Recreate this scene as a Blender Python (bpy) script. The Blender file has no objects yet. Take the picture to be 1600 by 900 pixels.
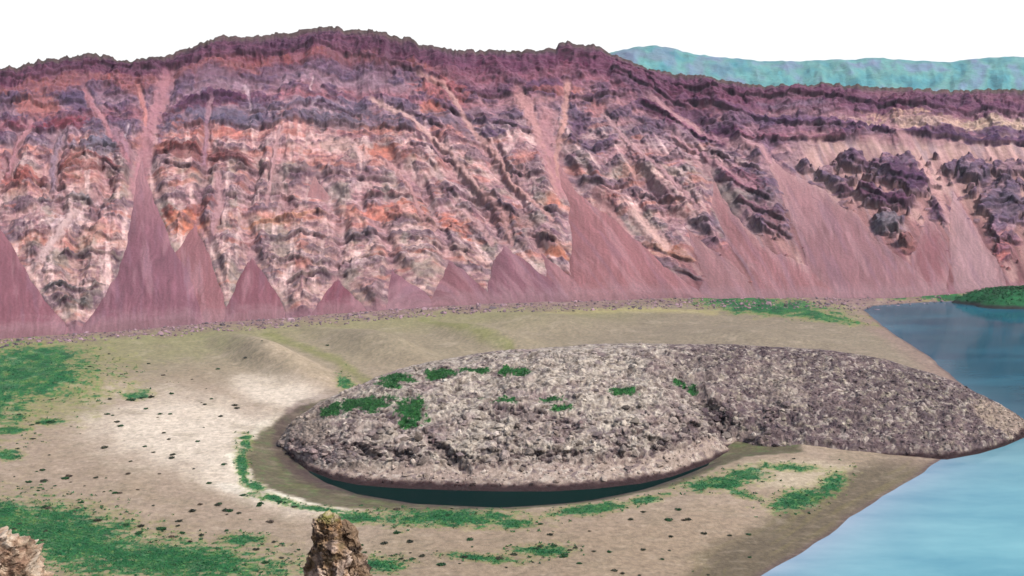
import bpy, math, random
import numpy as np
C = bpy.context.scene.collection
random.seed(4); RNG = np.random.default_rng(7)
R = math.radians

# ---------------------------------------------------------------- camera, sky, sun, exposure
FPX = 1715.0; PITCH = R(7.64); CAMZ = 150.0
cd = bpy.data.cameras.new('camera'); cam = bpy.data.objects.new('camera', cd); C.objects.link(cam)
cam.location = (0, 0, CAMZ); cam.rotation_euler = (R(90) - PITCH, 0, 0)
cd.sensor_width = 36; cd.lens = 36 * FPX / 1600; cd.clip_start = 0.3; cd.clip_end = 40000
bpy.context.scene.camera = cam
SUN_EL, SUN_AZ = R(50), R(125)          # azimuth clockwise from +Y: sun from the right, a little behind the viewer
w = bpy.data.worlds.new('World'); bpy.context.scene.world = w; w.use_nodes = True
nt = w.node_tree; bg = nt.nodes['Background']; sky = nt.nodes.new('ShaderNodeTexSky')
sky.sky_type = 'NISHITA'; sky.sun_disc = False; sky.sun_elevation = SUN_EL; sky.sun_rotation = SUN_AZ
sky.air_density = 1.0; sky.dust_density = 3.0; sky.ozone_density = 1.0; sky.altitude = 0
nt.links.new(sky.outputs[0], bg.inputs[0]); bg.inputs[1].default_value = 0.15
sd_ = bpy.data.lights.new('sun', 'SUN'); sd_.energy = 3.5; sd_.angle = R(0.5); sd_.color = (1, .96, .92)
sun = bpy.data.objects.new('sun', sd_); C.objects.link(sun)
sun.rotation_euler = (R(90) - SUN_EL, 0, math.pi - SUN_AZ)
sun.location = (300, -200, 500)
vs = bpy.context.scene.view_settings; vs.view_transform = 'Standard'; vs.look = 'None'; vs.gamma = 1
vs.exposure = 0.95; vs.use_curve_mapping = False

# glowing white backdrop ring added to whiten the low sky, 18 km off, open blue above it
def sky_ring():
    R0 = 18500.; n = 96; V = []; F = []
    els = [R(e) for e in (-1.5, 4, 8, 12, 16, 20, 24, 28, 32)]
    for e in els:
        for k in range(n):
            a = 2 * math.pi * k / n; V.append((R0 * math.cos(e) * math.cos(a), R0 * math.cos(e) * math.sin(a), R0 * math.sin(e)))
    for i in range(len(els) - 1):
        for k in range(n): F.append((i*n+k, i*n+(k+1)%n, (i+1)*n+(k+1)%n, (i+1)*n+k))
    me = bpy.data.meshes.new('sky'); me.from_pydata(V, [], F); o = bpy.data.objects.new('sky', me); C.objects.link(o); o['kind'] = 'structure'
    m = bpy.data.materials.new('white_sky_glow'); m.use_nodes = True; t = m.node_tree; N = t.nodes; L = t.links; N.remove(N['Principled BSDF'])
    em = N.new('ShaderNodeEmission'); em.inputs[0].default_value = (1, 1, 1, 1); em.inputs[1].default_value = .56
    tr = N.new('ShaderNodeBsdfTransparent'); mx = N.new('ShaderNodeMixShader'); g = N.new('ShaderNodeNewGeometry')
    sx = N.new('ShaderNodeSeparateXYZ'); L.new(g.outputs['Position'], sx.inputs[0])
    nz_ = N.new('ShaderNodeTexNoise'); nz_.inputs['Scale'].default_value = .0003; nz_.inputs['Detail'].default_value = 5; L.new(g.outputs['Position'], nz_.inputs['Vector'])
    ma = N.new('ShaderNodeMath'); ma.operation = 'MULTIPLY_ADD'; ma.inputs[1].default_value = 3500; L.new(nz_.outputs[0], ma.inputs[0]); L.new(sx.outputs[2], ma.inputs[2])
    mr = N.new('ShaderNodeMapRange'); mr.interpolation_type = 'SMOOTHSTEP'; mr.inputs[1].default_value = 6500; mr.inputs[2].default_value = 10500; L.new(ma.outputs[0], mr.inputs[0])
    L.new(mr.outputs[0], mx.inputs[0]); L.new(em.outputs[0], mx.inputs[1]); L.new(tr.outputs[0], mx.inputs[2]); L.new(mx.outputs[0], N['Material Output'].inputs['Surface'])
    me.materials.append(m)
sky_ring()

# ---------------------------------------------------------------- numeric helpers
cp, sp = math.cos(PITCH), math.sin(PITCH)
def project(X, Y, Z):
    z = Z - CAMZ
    dep = Y * cp - z * sp; up = Y * sp + z * cp
    return 800 + FPX * X / dep, 450 - FPX * up / dep
def unproject(px, py, z=0.0):
    px = np.asarray(px, float); py = np.asarray(py, float)
    a = (px - 800) / FPX; b = (450 - py) / FPX
    dy = cp + b * sp; dz = -sp + b * cp
    t = (z - CAMZ) / dz
    return a * t, dy * t
def sm(a, b, x):
    t = np.clip((x - a) / (b - a), 0, 1); return t * t * (3 - 2 * t)
def _h(i, j, s):
    n = i.astype(np.uint32) * np.uint32(374761393) + j.astype(np.uint32) * np.uint32(668265263) + np.uint32((s * 974634777) & 0xffffffff)
    n = (n ^ (n >> np.uint32(13))) * np.uint32(1274126177)
    n = n ^ (n >> np.uint32(16))
    return (n & np.uint32(0xffffff)).astype(np.float32) * np.float32(1 / 16777215.)
def perlin(x, y, s=0):
    x = np.asarray(x, np.float32); y = np.asarray(y, np.float32) + 0 * x; x = x + 0 * y
    i = np.floor(x); j = np.floor(y); fx = x - i; fy = y - j
    i = i.astype(np.int32); j = j.astype(np.int32)
    u = fx * fx * fx * (fx * (fx * 6 - 15) + 10); v = fy * fy * fy * (fy * (fy * 6 - 15) + 10)
    def g(a, b, dx, dy):
        t = _h(a, b, s) * 6.2831853
        return np.cos(t) * dx + np.sin(t) * dy
    n0 = g(i, j, fx, fy) * (1 - u) + g(i + 1, j, fx - 1, fy) * u
    n1 = g(i, j + 1, fx, fy - 1) * (1 - u) + g(i + 1, j + 1, fx - 1, fy - 1) * u
    return (n0 * (1 - v) + n1 * v) * 1.5
def fbm(x, y, s=0, o=4, g=.5):
    r = 0; a = 1; t = 0
    for k in range(o):
        r = r + a * perlin(x, y, s + k * 17); t += a; a *= g; x = x * 2.03 + 13.7; y = y * 2.03 + 7.1
    return r / t * 1.35
def ridged(x, y, s=0, o=3):
    r = 0; a = 1; t = 0
    for k in range(o):
        r = r + a * (1 - 2 * np.abs(perlin(x, y, s + k * 31))); t += a; a *= .5; x = x * 2.1 + 5; y = y * 2.1 + 9
    return r / t
def worley(x, y, s=0):                  # F1, F2, id
    x = np.asarray(x, np.float32); y = np.asarray(y, np.float32)
    i0 = np.floor(x).astype(np.int32); j0 = np.floor(y).astype(np.int32)
    f1 = np.full(x.shape, 9., np.float32); f2 = f1.copy(); idd = np.zeros(x.shape, np.float32)
    for di in (-1, 0, 1):
        for dj in (-1, 0, 1):
            i = i0 + di; j = j0 + dj
            cx = i + _h(i, j, s); cy = j + _h(i, j, s + 5)
            d = np.hypot(cx - x, cy - y)
            m = d < f1
            f2 = np.where(m, f1, np.minimum(f2, d)); idd = np.where(m, _h(i, j, s + 9), idd); f1 = np.where(m, d, f1)
    return f1, f2, idd
def sdpoly(x, y, P):                    # positive inside
    P = np.asarray(P, float); n = len(P); d = np.full(x.shape, 1e9); ins = np.zeros(x.shape, bool)
    for k in range(n):
        ax, ay = P[k]; bx, by = P[(k + 1) % n]; ex, ey = bx - ax, by - ay
        t = np.clip(((x - ax) * ex + (y - ay) * ey) / (ex * ex + ey * ey + 1e-9), 0, 1)
        d = np.minimum(d, np.hypot(x - ax - t * ex, y - ay - t * ey))
        c = ((ay > y) != (by > y))
        if abs(ey) > 1e-9: ins ^= c & (x < (y - ay) / ey * ex + ax)
    return np.where(ins, d, -d)
def dline(x, y, P):                     # distance to a polyline, and 0..1 along it
    d = np.full(x.shape, 1e9); tt = np.zeros(x.shape); n = len(P) - 1
    for k in range(n):
        ax, ay = P[k][:2]; bx, by = P[k + 1][:2]; ex, ey = bx - ax, by - ay
        t = np.clip(((x - ax) * ex + (y - ay) * ey) / (ex * ex + ey * ey + 1e-9), 0, 1)
        q = np.hypot(x - ax - t * ex, y - ay - t * ey); m = q < d
        d = np.where(m, q, d); tt = np.where(m, (k + t) / n, tt)
    return d, tt
def blob(x, y, cx, cy, rx, ry, ang=0):  # 1 at centre, 0 on the ellipse, negative outside
    c, s = math.cos(R(ang)), math.sin(R(ang)); dx = x - cx; dy = y - cy
    return 1 - np.hypot((dx * c + dy * s) / rx, (-dx * s + dy * c) / ry)
def lin(c, k=1.0):
    c = np.asarray(c, float) / 255
    return np.where(c < .04045, c / 12.92, ((c + .055) / 1.055) ** 2.4) * k
ALB = .42                               # albedo relative to the sunlit look
def mixc(col, m, c):
    m = np.clip(m, 0, 1)[..., None]; return col * (1 - m) + np.asarray(c, float) * m
def cmap(v, keys):
    xs = [k[0] for k in keys]; cs = np.array([k[1] for k in keys], float)
    return np.stack([np.interp(v, xs, cs[:, i]) for i in range(3)], -1)

# ---------------------------------------------------------------- blender helpers
def tag(o, label=None, cat=None, group=None, kind=None):
    if label: o['label'] = label
    if cat: o['category'] = cat
    if group: o['group'] = group
    if kind: o['kind'] = kind
    return o
def mesh_from(name, V, F, col=None, mat=None, parent=None, smooth=False):
    """V (n,3); F (m,k) array of equal-size faces"""
    me = bpy.data.meshes.new(name); V = np.asarray(V, np.float32); F = np.asarray(F, np.int32)
    me.vertices.add(len(V)); me.vertices.foreach_set('co', V.ravel())
    m, k = F.shape
    me.loops.add(m * k); me.loops.foreach_set('vertex_index', F.ravel())
    me.polygons.add(m); me.polygons.foreach_set('loop_start', np.arange(0, m * k, k, dtype=np.int32))
    me.polygons.foreach_set('loop_total', np.full(m, k, np.int32))
    me.polygons.foreach_set('use_smooth', np.full(m, smooth, bool))
    me.update(calc_edges=True)
    if col is not None:
        a = me.color_attributes.new('Col', 'FLOAT_COLOR', 'POINT')
        c = np.ones((len(V), 4), np.float32); c[:, :3] = np.asarray(col).reshape(-1, 3)
        a.data.foreach_set('color', c.ravel())
    if mat: me.materials.append(mat)
    o = bpy.data.objects.new(name, me); C.objects.link(o)
    if parent: o.parent = parent
    return o
def grid_faces(nr, nc, keep=None, flip=False):
    i = np.arange(nr - 1)[:, None] * nc + np.arange(nc - 1)[None, :]
    F = np.stack([i, i + 1, i + nc + 1, i + nc], -1)
    if flip: F = F[..., ::-1]
    if keep is not None: F = F[keep[:-1, :-1] | keep[1:, :-1] | keep[:-1, 1:] | keep[1:, 1:]]
    return F.reshape(-1, 4)
def compact(V, F, col):
    u, inv = np.unique(F, return_inverse=True)
    return V[u], inv.reshape(F.shape), col[u]
def mat_attr(name, rough=.95, n_scale=.4, n_amt=.25, bump=.4, bdist=.6, b_scale=.5, fine=2.5):
    """surface colour from the painted mineral / soil attribute, broken up by procedural grain"""
    m = bpy.data.materials.new(name); m.use_nodes = True; t = m.node_tree; N = t.nodes; L = t.links
    p = N['Principled BSDF']; p.inputs['Roughness'].default_value = rough
    p.inputs['Specular IOR Level'].default_value = .15
    a = N.new('ShaderNodeAttribute'); a.attribute_name = 'Col'
    g = N.new('ShaderNodeNewGeometry')
    n = N.new('ShaderNodeTexNoise'); n.inputs['Scale'].default_value = n_scale; n.inputs['Detail'].default_value = 5
    n.inputs['Roughness'].default_value = .65
    L.new(g.outputs['Position'], n.inputs['Vector'])
    mr = N.new('ShaderNodeMapRange'); mr.inputs[1].default_value = .3; mr.inputs[2].default_value = .7
    mr.inputs[3].default_value = 1 - n_amt; mr.inputs[4].default_value = 1 + n_amt
    L.new(n.outputs[0], mr.inputs[0])
    v = N.new('ShaderNodeVectorMath'); v.operation = 'SCALE'
    L.new(a.outputs['Color'], v.inputs[0]); L.new(mr.outputs[0], v.inputs['Scale']); L.new(v.outputs[0], p.inputs['Base Color'])
    n2 = N.new('ShaderNodeTexNoise'); n2.inputs['Scale'].default_value = b_scale; n2.inputs['Detail'].default_value = 6
    n2.inputs['Roughness'].default_value = .7
    L.new(g.outputs['Position'], n2.inputs['Vector'])
    b = N.new('ShaderNodeBump'); b.inputs['Strength'].default_value = bump; b.inputs['Distance'].default_value = bdist
    L.new(n2.outputs[0], b.inputs['Height']); L.new(b.outputs[0], p.inputs['Normal'])
    return m
M_wall = mat_attr('layered_rock', n_scale=.3, n_amt=.2, bump=.6, bdist=1.6, b_scale=.3)
M_scree = mat_attr('scree_gravel', n_scale=.6, n_amt=.16, bump=.45, bdist=.8, b_scale=.6)
M_soil = mat_attr('dry_soil', n_scale=.4, n_amt=.26, bump=.7, bdist=.6, b_scale=.8)
M_lava = mat_attr('lava_rubble', n_scale=.5, n_amt=.3, bump=.8, bdist=1.0, b_scale=.6)
M_rock = mat_attr('weathered_rock', n_scale=6, n_amt=.35, bump=.9, bdist=.08, b_scale=9)
M_leaf = mat_attr('foliage', rough=.8, n_scale=1.5, n_amt=.3, bump=0, bdist=.1)
M_far = mat_attr('hazed_hill_scrub', n_scale=.012, n_amt=.2, bump=.8, bdist=25, b_scale=.02)

# ---------------------------------------------------------------- the layout curves (photo columns -> heights)
def curve(pts):
    xs = [p[0] for p in pts]; ys = [p[1] for p in pts]
    return lambda x: np.interp(x, xs, ys)
crest = curve([(-3000,210),(-1500,170),(-600,150),(-150,130),(0,112),(30,106),(60,98),(90,94),(100,92),(125,88),(150,86),(168,90),(185,96),(205,98),(230,94),(250,92),(280,82),(300,76),(325,66),(350,56),(375,60),(400,60),(425,54),(440,52),(470,50),(500,45),(530,46),(560,47),(600,54),(640,62),(660,72),(700,78),(760,80),(800,82),(868,80),(873,71),(885,69),(905,73),(925,72),(940,75),(956,86),(975,95),(1000,103),(1030,112),(1060,117),(1100,122),(1150,130),(1220,136),(1300,134),(1400,140),(1500,143),(1600,141),(1800,135),(2500,120),(4000,110)])
basec = curve([(-3000,640),(-1500,600),(-600,560),(-150,540),(0,530),(100,521),(200,514),(330,506),(450,496),(560,488),(700,477),(850,471),(1000,467),(1200,466),(1400,462),(1500,455),(1600,450),(1800,446),(2500,450),(4000,500)])
GZ = 4.0
def cols_px(step=1.4, lo=-60, hi=1660, out=2600, nout=90):
    a = np.arange(lo, hi, step)
    l = lo - np.linspace(0, 1, nout)[1:] ** 1.5 * out; r = hi + np.linspace(0, 1, nout)[1:] ** 1.5 * out
    return np.concatenate([l[::-1], a, r])

# ================================================================ CRATER WALL
def build_wall():
    cx = cols_px(); nc = len(cx)
    tanaz = (cx - 800) / (FPX * (cp + .03))        # azimuth of the column
    ux = tanaz / np.hypot(1, tanaz); uy = 1 / np.hypot(1, tanaz)
    # base radius per azimuth: iterate photo column at base
    px = cx.copy()
    for _ in range(4):
        X, Y = unproject(px, basec(px), GZ); r = np.hypot(X, Y)
        px, _q = project(r * ux, r * uy, GZ)
    rb = r
    zc = np.full(nc, 240.); px = cx.copy()
    for _ in range(12):
        D = zc / .93; rc = rb + D
        px, _q = project(rc * ux, rc * uy, zc)
        a = (px - 800) / FPX; b = (450 - crest(px)) / FPX
        dy = cp + b * sp; dz = -sp + b * cp
        zc = CAMZ + rc * dz / np.hypot(a, dy)
    D = zc / .93
    t = np.concatenate([np.linspace(-.05, 1, 450), 1 + np.linspace(0, 1, 26)[1:] ** 1.6 * 1.6])
    T = t[:, None] * np.ones(nc)[None]
    TT = np.clip(T, -1, 1)
    g = .86 * TT + .14 * TT * np.abs(TT)
    g = g + .012 * np.sin(TT * 15) * sm(0, .1, TT) * sm(1, .85, TT)
    back = np.clip(T - 1, 0, 9)
    rr = rb[None] + D[None] * (TT + back * 1.5)
    zz = GZ + (zc[None] - GZ) * g - back * zc[None] * .55
    zz = zz - np.where(T < 0, 6 * sm(0, -.05, T), 0)
    X = rr * ux[None]; Y = rr * uy[None]; Z = zz
    PX, PY = project(X, Y, Z)
    cr = crest(PX); ba = basec(PX)
    v = (PY - cr) / (ba - cr)
    v = np.where(T > 1, -.02, v)
    return dict(X=X, Y=Y, Z=Z, PX=PX, PY=PY, v=v, T=T, ux=ux[None] + 0 * X, uy=uy[None] + 0 * X, nc=nc, nr=len(t), cr=cr)
W = build_wall()
PX, PY, v = W['PX'], W['PY'], W['v']
# surface coordinates along the wall (metres-ish) for the relief
A = PX * .62; B = PY * .62
wx = PX + 9 * fbm(PX / 38, PY / 38, 3, 3); wy = PY + 9 * fbm(PX / 38, PY / 38, 11, 3)
wx2 = PX + 4 * fbm(PX / 12, PY / 12, 5, 3) ; wy2 = PY + 4 * fbm(PX / 12, PY / 12, 15, 3)

# --- scree bodies (outlines on the wall)
SCREE = [
 ('a', [(-90,240),(-40,300),(-5,345),(20,385),(48,430),(75,470),(112,512),(118,545),(-120,560)], (148,100,116), 14),
 ('b', [(214,244),(226,236),(233,275),(246,320),(258,350),(272,385),(300,425),(316,470),(322,515),(120,535),(128,508),(150,480),(180,430),(196,380),(204,330),(206,285)], (146,102,120), 15),
 ('c', [(306,345),(318,372),(334,410),(352,455),(360,500),(315,520),(290,470),(268,400)], (162,115,125), 7),
 ('d', [(393,400),(412,425),(435,455),(450,490),(452,510),(344,515),(350,480),(365,448),(380,420)], (145,97,112), 11),
 ('e', [(527,436),(545,450),(562,468),(580,490),(560,500),(480,503),(490,475),(508,455)], (140,88,105), 9),
 ('f', [(612,418),(625,428),(650,445),(680,470),(695,490),(598,498),(602,460)], (152,110,128), 8),
 ('g', [(700,404),(720,416),(745,436),(775,468),(768,488),(660,490),(676,455),(690,425)], (148,104,116), 8),
 ('h', [(785,382),(805,395),(840,420),(880,450),(915,470),(905,484),(755,484),(762,440),(772,405)], (146,104,120), 9),
 ('i', [(842,392),(870,410),(905,435),(945,464),(940,480),(880,478),(850,440)], (162,115,124), 5),
 ('j', [(866,262),(878,255),(905,300),(935,325),(975,350),(1000,378),(1040,415),(1075,442),(1105,464),(1100,480),(880,480),(888,430),(888,370),(884,320),(870,290)], (172,122,130), 12),
 ('k', [(1060,345),(1095,372),(1130,400),(1165,430),(1190,462),(1180,478),(1110,478),(1090,455),(1098,430),(1085,400)], (172,124,134), 6),
 ('l', [(1108,262),(1130,300),(1150,335),(1185,375),(1230,400),(1290,430),(1330,470),(1180,478),(1165,420),(1130,380),(1110,330)], (170,116,126), 9),
 ('m', [(1205,235),(1240,270),(1290,300),(1340,335),(1370,375),(1405,400),(1440,425),(1470,455),(1450,470),(1300,478),(1262,420),(1248,370),(1222,310),(1196,268)], (165,118,130), 9),
 ('n', [(1448,328),(1462,352),(1480,380),(1484,420),(1478,462),(1440,462),(1425,420),(1420,400),(1440,365)], (156,103,115), 6),
 ('o', [(1490,300),(1515,340),(1540,380),(1562,412),(1580,455),(1490,465),(1485,400),(1480,340)], (182,142,154), 5),
 ('p', [(492,268),(505,285),(528,310),(515,318),(470,314),(480,290)], (165,112,120), 2.5),
]
sdx = wx + 3 * fbm(PX / 14, PY / 20, 71, 3); sdy = wy * .35 + PY * .65
SDS = []
for (nm, poly, colr, hgt) in SCREE:
    bb = np.array(poly); m = (PX > bb[:,0].min() - 90) & (PX < bb[:,0].max() + 90) & (PY > bb[:,1].min() - 90) & (PY < bb[:,1].max() + 90)
    s = np.full(PX.shape, -99.); s[m] = sdpoly((sdx * .4 + PX * .6)[m], sdy[m], poly); SDS.append(s)
scree_in = np.max(np.stack(SDS), 0)

# --- rock mask: 1 = ragged outcrop, 0 = smooth loose slope
rock = np.ones(PX.shape)
# chutes on the rocky left and centre
CH = [([(128,140),(150,185),(178,225),(200,262)],5,(178,128,138)), ([(268,112),(255,150),(236,205),(222,262),(214,300)],13,(176,130,140)),([(215,140),(225,180),(232,215)],5,(196,136,134)),([(205,270),(196,240),(180,215)],8,(166,128,142)),
      ([(330,150),(322,220),(318,262)],4,(160,125,140)), ([(10,290),(25,235),(50,200)],5,(175,128,138)),
      ([(100,215),(85,250),(82,300)],6,(150,130,145)), ([(640,120),(690,140),(735,200),(775,245),(800,292),(862,352)],4,(200,160,155)),
      ([(570,150),(640,190),(700,240),(745,300)],4,(205,170,165)), ([(650,250),(690,285),(745,312)],4,(238,215,212)),
      ([(888,128),(885,165),(880,205),(869,240),(872,275),(895,318),(915,345)],5,(202,156,148)),([(860,175),(850,215),(862,260),(880,300)],16,(184,138,144)),([(905,330),(960,372),(1010,410),(1092,458)],3,(214,172,168)), ([(800,140),(830,190),(850,230),(872,300)],10,(190,145,145)),
      ([(720,330),(745,350),(768,382)],4,(200,165,165)), ([(940,180),(980,230),(1030,270),(1090,330)],4,(185,150,155)),
      ([(1000,150),(1060,190),(1110,215),(1190,240),(1240,280)],6,(186,145,152)), ([(380,132),(392,165),(396,185)],2.5,(226,208,220)),
      ([(490,128),(486,150)],2.2,(228,208,212)), ([(458,235),(452,262)],4,(235,205,200)), ([(500,160),(486,175)],3,(225,205,215)),
      ([(555,225),(575,255)],8,(232,200,196)), ([(202,205),(195,228)],3,(228,215,225)), ([(100,342),(82,372)],6,(232,212,214)),
      ([(150,322),(172,348)],4,(225,200,205)), ([(985,330),(1010,365),(1040,385)],10,(226,192,182)), ([(925,300),(955,335),(985,372)],6,(205,160,160)),
      ([(1045,215),(1120,262),(1180,300)],4,(182,140,150)), ([(60,420),(90,380),(110,345)],8,(205,182,180)),
      ([(340,270),(345,330),(330,380)],6,(180,145,150)), ([(440,200),(425,270),(418,330)],3,(190,155,158)), ([(600,250),(640,300),(660,350)],4,(190,150,150)),
      ([(745,300),(790,345),(800,380)],5,(195,155,152)), ([(1430,245),(1455,285),(1475,330),(1500,380)],7,(206,166,164)), ([(1380,190),(1425,230)],6,(190,150,155))]
chm = np.zeros(PX.shape); chcol = np.zeros(PX.shape + (3,))
for P, wd, c in CH:
    bb = np.array(P); m = (PX > bb[:,0].min() - 60) & (PX < bb[:,0].max() + 60) & (PY > bb[:,1].min() - 60) & (PY < bb[:,1].max() + 60)
    d, tt = dline(wx2[m] * .7 + wx[m] * .3, wy2[m] * .7 + wy[m] * .3, P)
    brk = sum(c) > 600
    q = np.zeros(PX.shape); q[m] = sm(wd * 1.5, wd * .25, d + wd * .5 * fbm(PX[m] / 7, PY[m] / 7, 79, 3)) * ((.45 + .25 * fbm(PX[m] / 6, PY[m] / 14, 80, 2)) if brk else .9) * sm(0, .08, tt) * (sm(1, .85, tt) if brk else 1)
    chcol = np.where((q > chm)[..., None], np.array(c, float), chcol); chm = np.maximum(chm, q)
# the right side is mostly loose slope with separate outcrops
right = sm(1150, 1260, wx + .5 * (wy - 300)) * sm(208, 232, wy + 6 * fbm(PX / 30, PY / 30, 21, 2))
right = np.maximum(right, sm(1040, 1090, wx) * sm(380, 400, wy))
OUT = [(1330,258,30,14,0),(1405,268,48,24,8),(1430,290,26,18,30),(1380,312,46,13,10),(1310,292,20,8,20),(1385,352,26,17,0),(1417,380,14,8,0),(1470,333,22,16,10),
       (1568,325,38,32,0),(1565,360,22,20,0),(1522,270,24,16,0),(1575,268,34,14,0),(1488,268,10,14,40),(1225,262,22,9,40),(1262,268,14,6,35),
       (1180,300,55,30,32),(1205,345,32,24,40),(1150,265,44,24,25),(1568,395,14,16,0),(1290,275,12,14,30),(1220,358,16,16,40),
       (1620,330,30,26,0),(1680,300,50,30,0),(1750,330,40,40,0),(1900,320,90,40,0),(2100,300,90,60,0)]
outm = np.full(PX.shape, -9.)
for o in OUT: outm = np.maximum(outm, blob(wx * .8 + wx2 * .2, wy * .8 + wy2 * .2, *o) * min(o[2], o[3]) / 14)
_kx = PX - .5 * (PY - 300)
outm = np.maximum(outm, (fbm(_kx / 30, PY / 9, 75, 4) - .30 - .25 * sm(330, 400, PY) - .6 * sm(262, 238, PY) - .3 * sm(1400, 1250, PX) * sm(330, 280, PY)) * 2.2)
rock = 1 - right * (1 - sm(-.05, .22, outm + .38 * fbm(_kx / 13, PY / 7, 77, 3)))
rock = rock * (1 - .88 * chm * (1 - .35 * sm(0, .5, fbm(PX / 8, PY / 8, 78, 3))))
rock_nos = rock.copy()
rock = rock * sm(9, -1, scree_in)
_r0 = rock.copy()

# --- relief
KS = .72 * sm(540, 720, PX) * (1 - .35 * sm(1150, 1300, PX))          # the fall line leans to the right there
As = A - KS * (B - 150)
strat = B + 8 * fbm(A / 70, B / 70, 41, 3) + .10 * (A - 500) * sm(560, 900, A)  # bedding coordinate, metres
def bedn(s, k, seed): return perlin(s / k, A / 200, seed)
lens0 = 1.2 * fbm(A / 27 + .3 * fbm(A / 12, B / 12, 49, 2), strat / 10.5, 50, 3) + .4 * bedn(strat, 13, 51) + .18 * bedn(strat, 5, 52)
ledge = sm(-.02, .28, lens0)                                           # hard beds and blocks; between them softer slopes
lens1 = fbm(A / 12, strat / 5, 57, 3)
ledge2 = sm(.05, .3, lens1)
spur = ridged(As / 62 + .15 * fbm(A / 40, B / 40, 60, 2), B / 190, 61, 2)
gul = ridged(As / 17 + .5 * fbm(A / 30, B / 30, 62, 2), B / 75, 63, 3)
f1, f2, cid = worley(As / 8.5 + .6 * fbm(A / 12, B / 12, 65, 2), B / 6.0 + .5 * fbm(A / 12, B / 12, 66, 2), 64)
flute = ridged(A / 5.5 + fbm(A / 20, B / 20, 162, 2) * .8, B / 40, 163, 2)
fine = fbm(A / 5, B / 3.6, 68, 4, .55)
crk = ridged(As / 6.5 + .6 * fbm(A / 14, B / 14, 164, 2), B / 5 + .6 * fbm(A / 14, B / 14, 165, 2), 166, 3)
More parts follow.
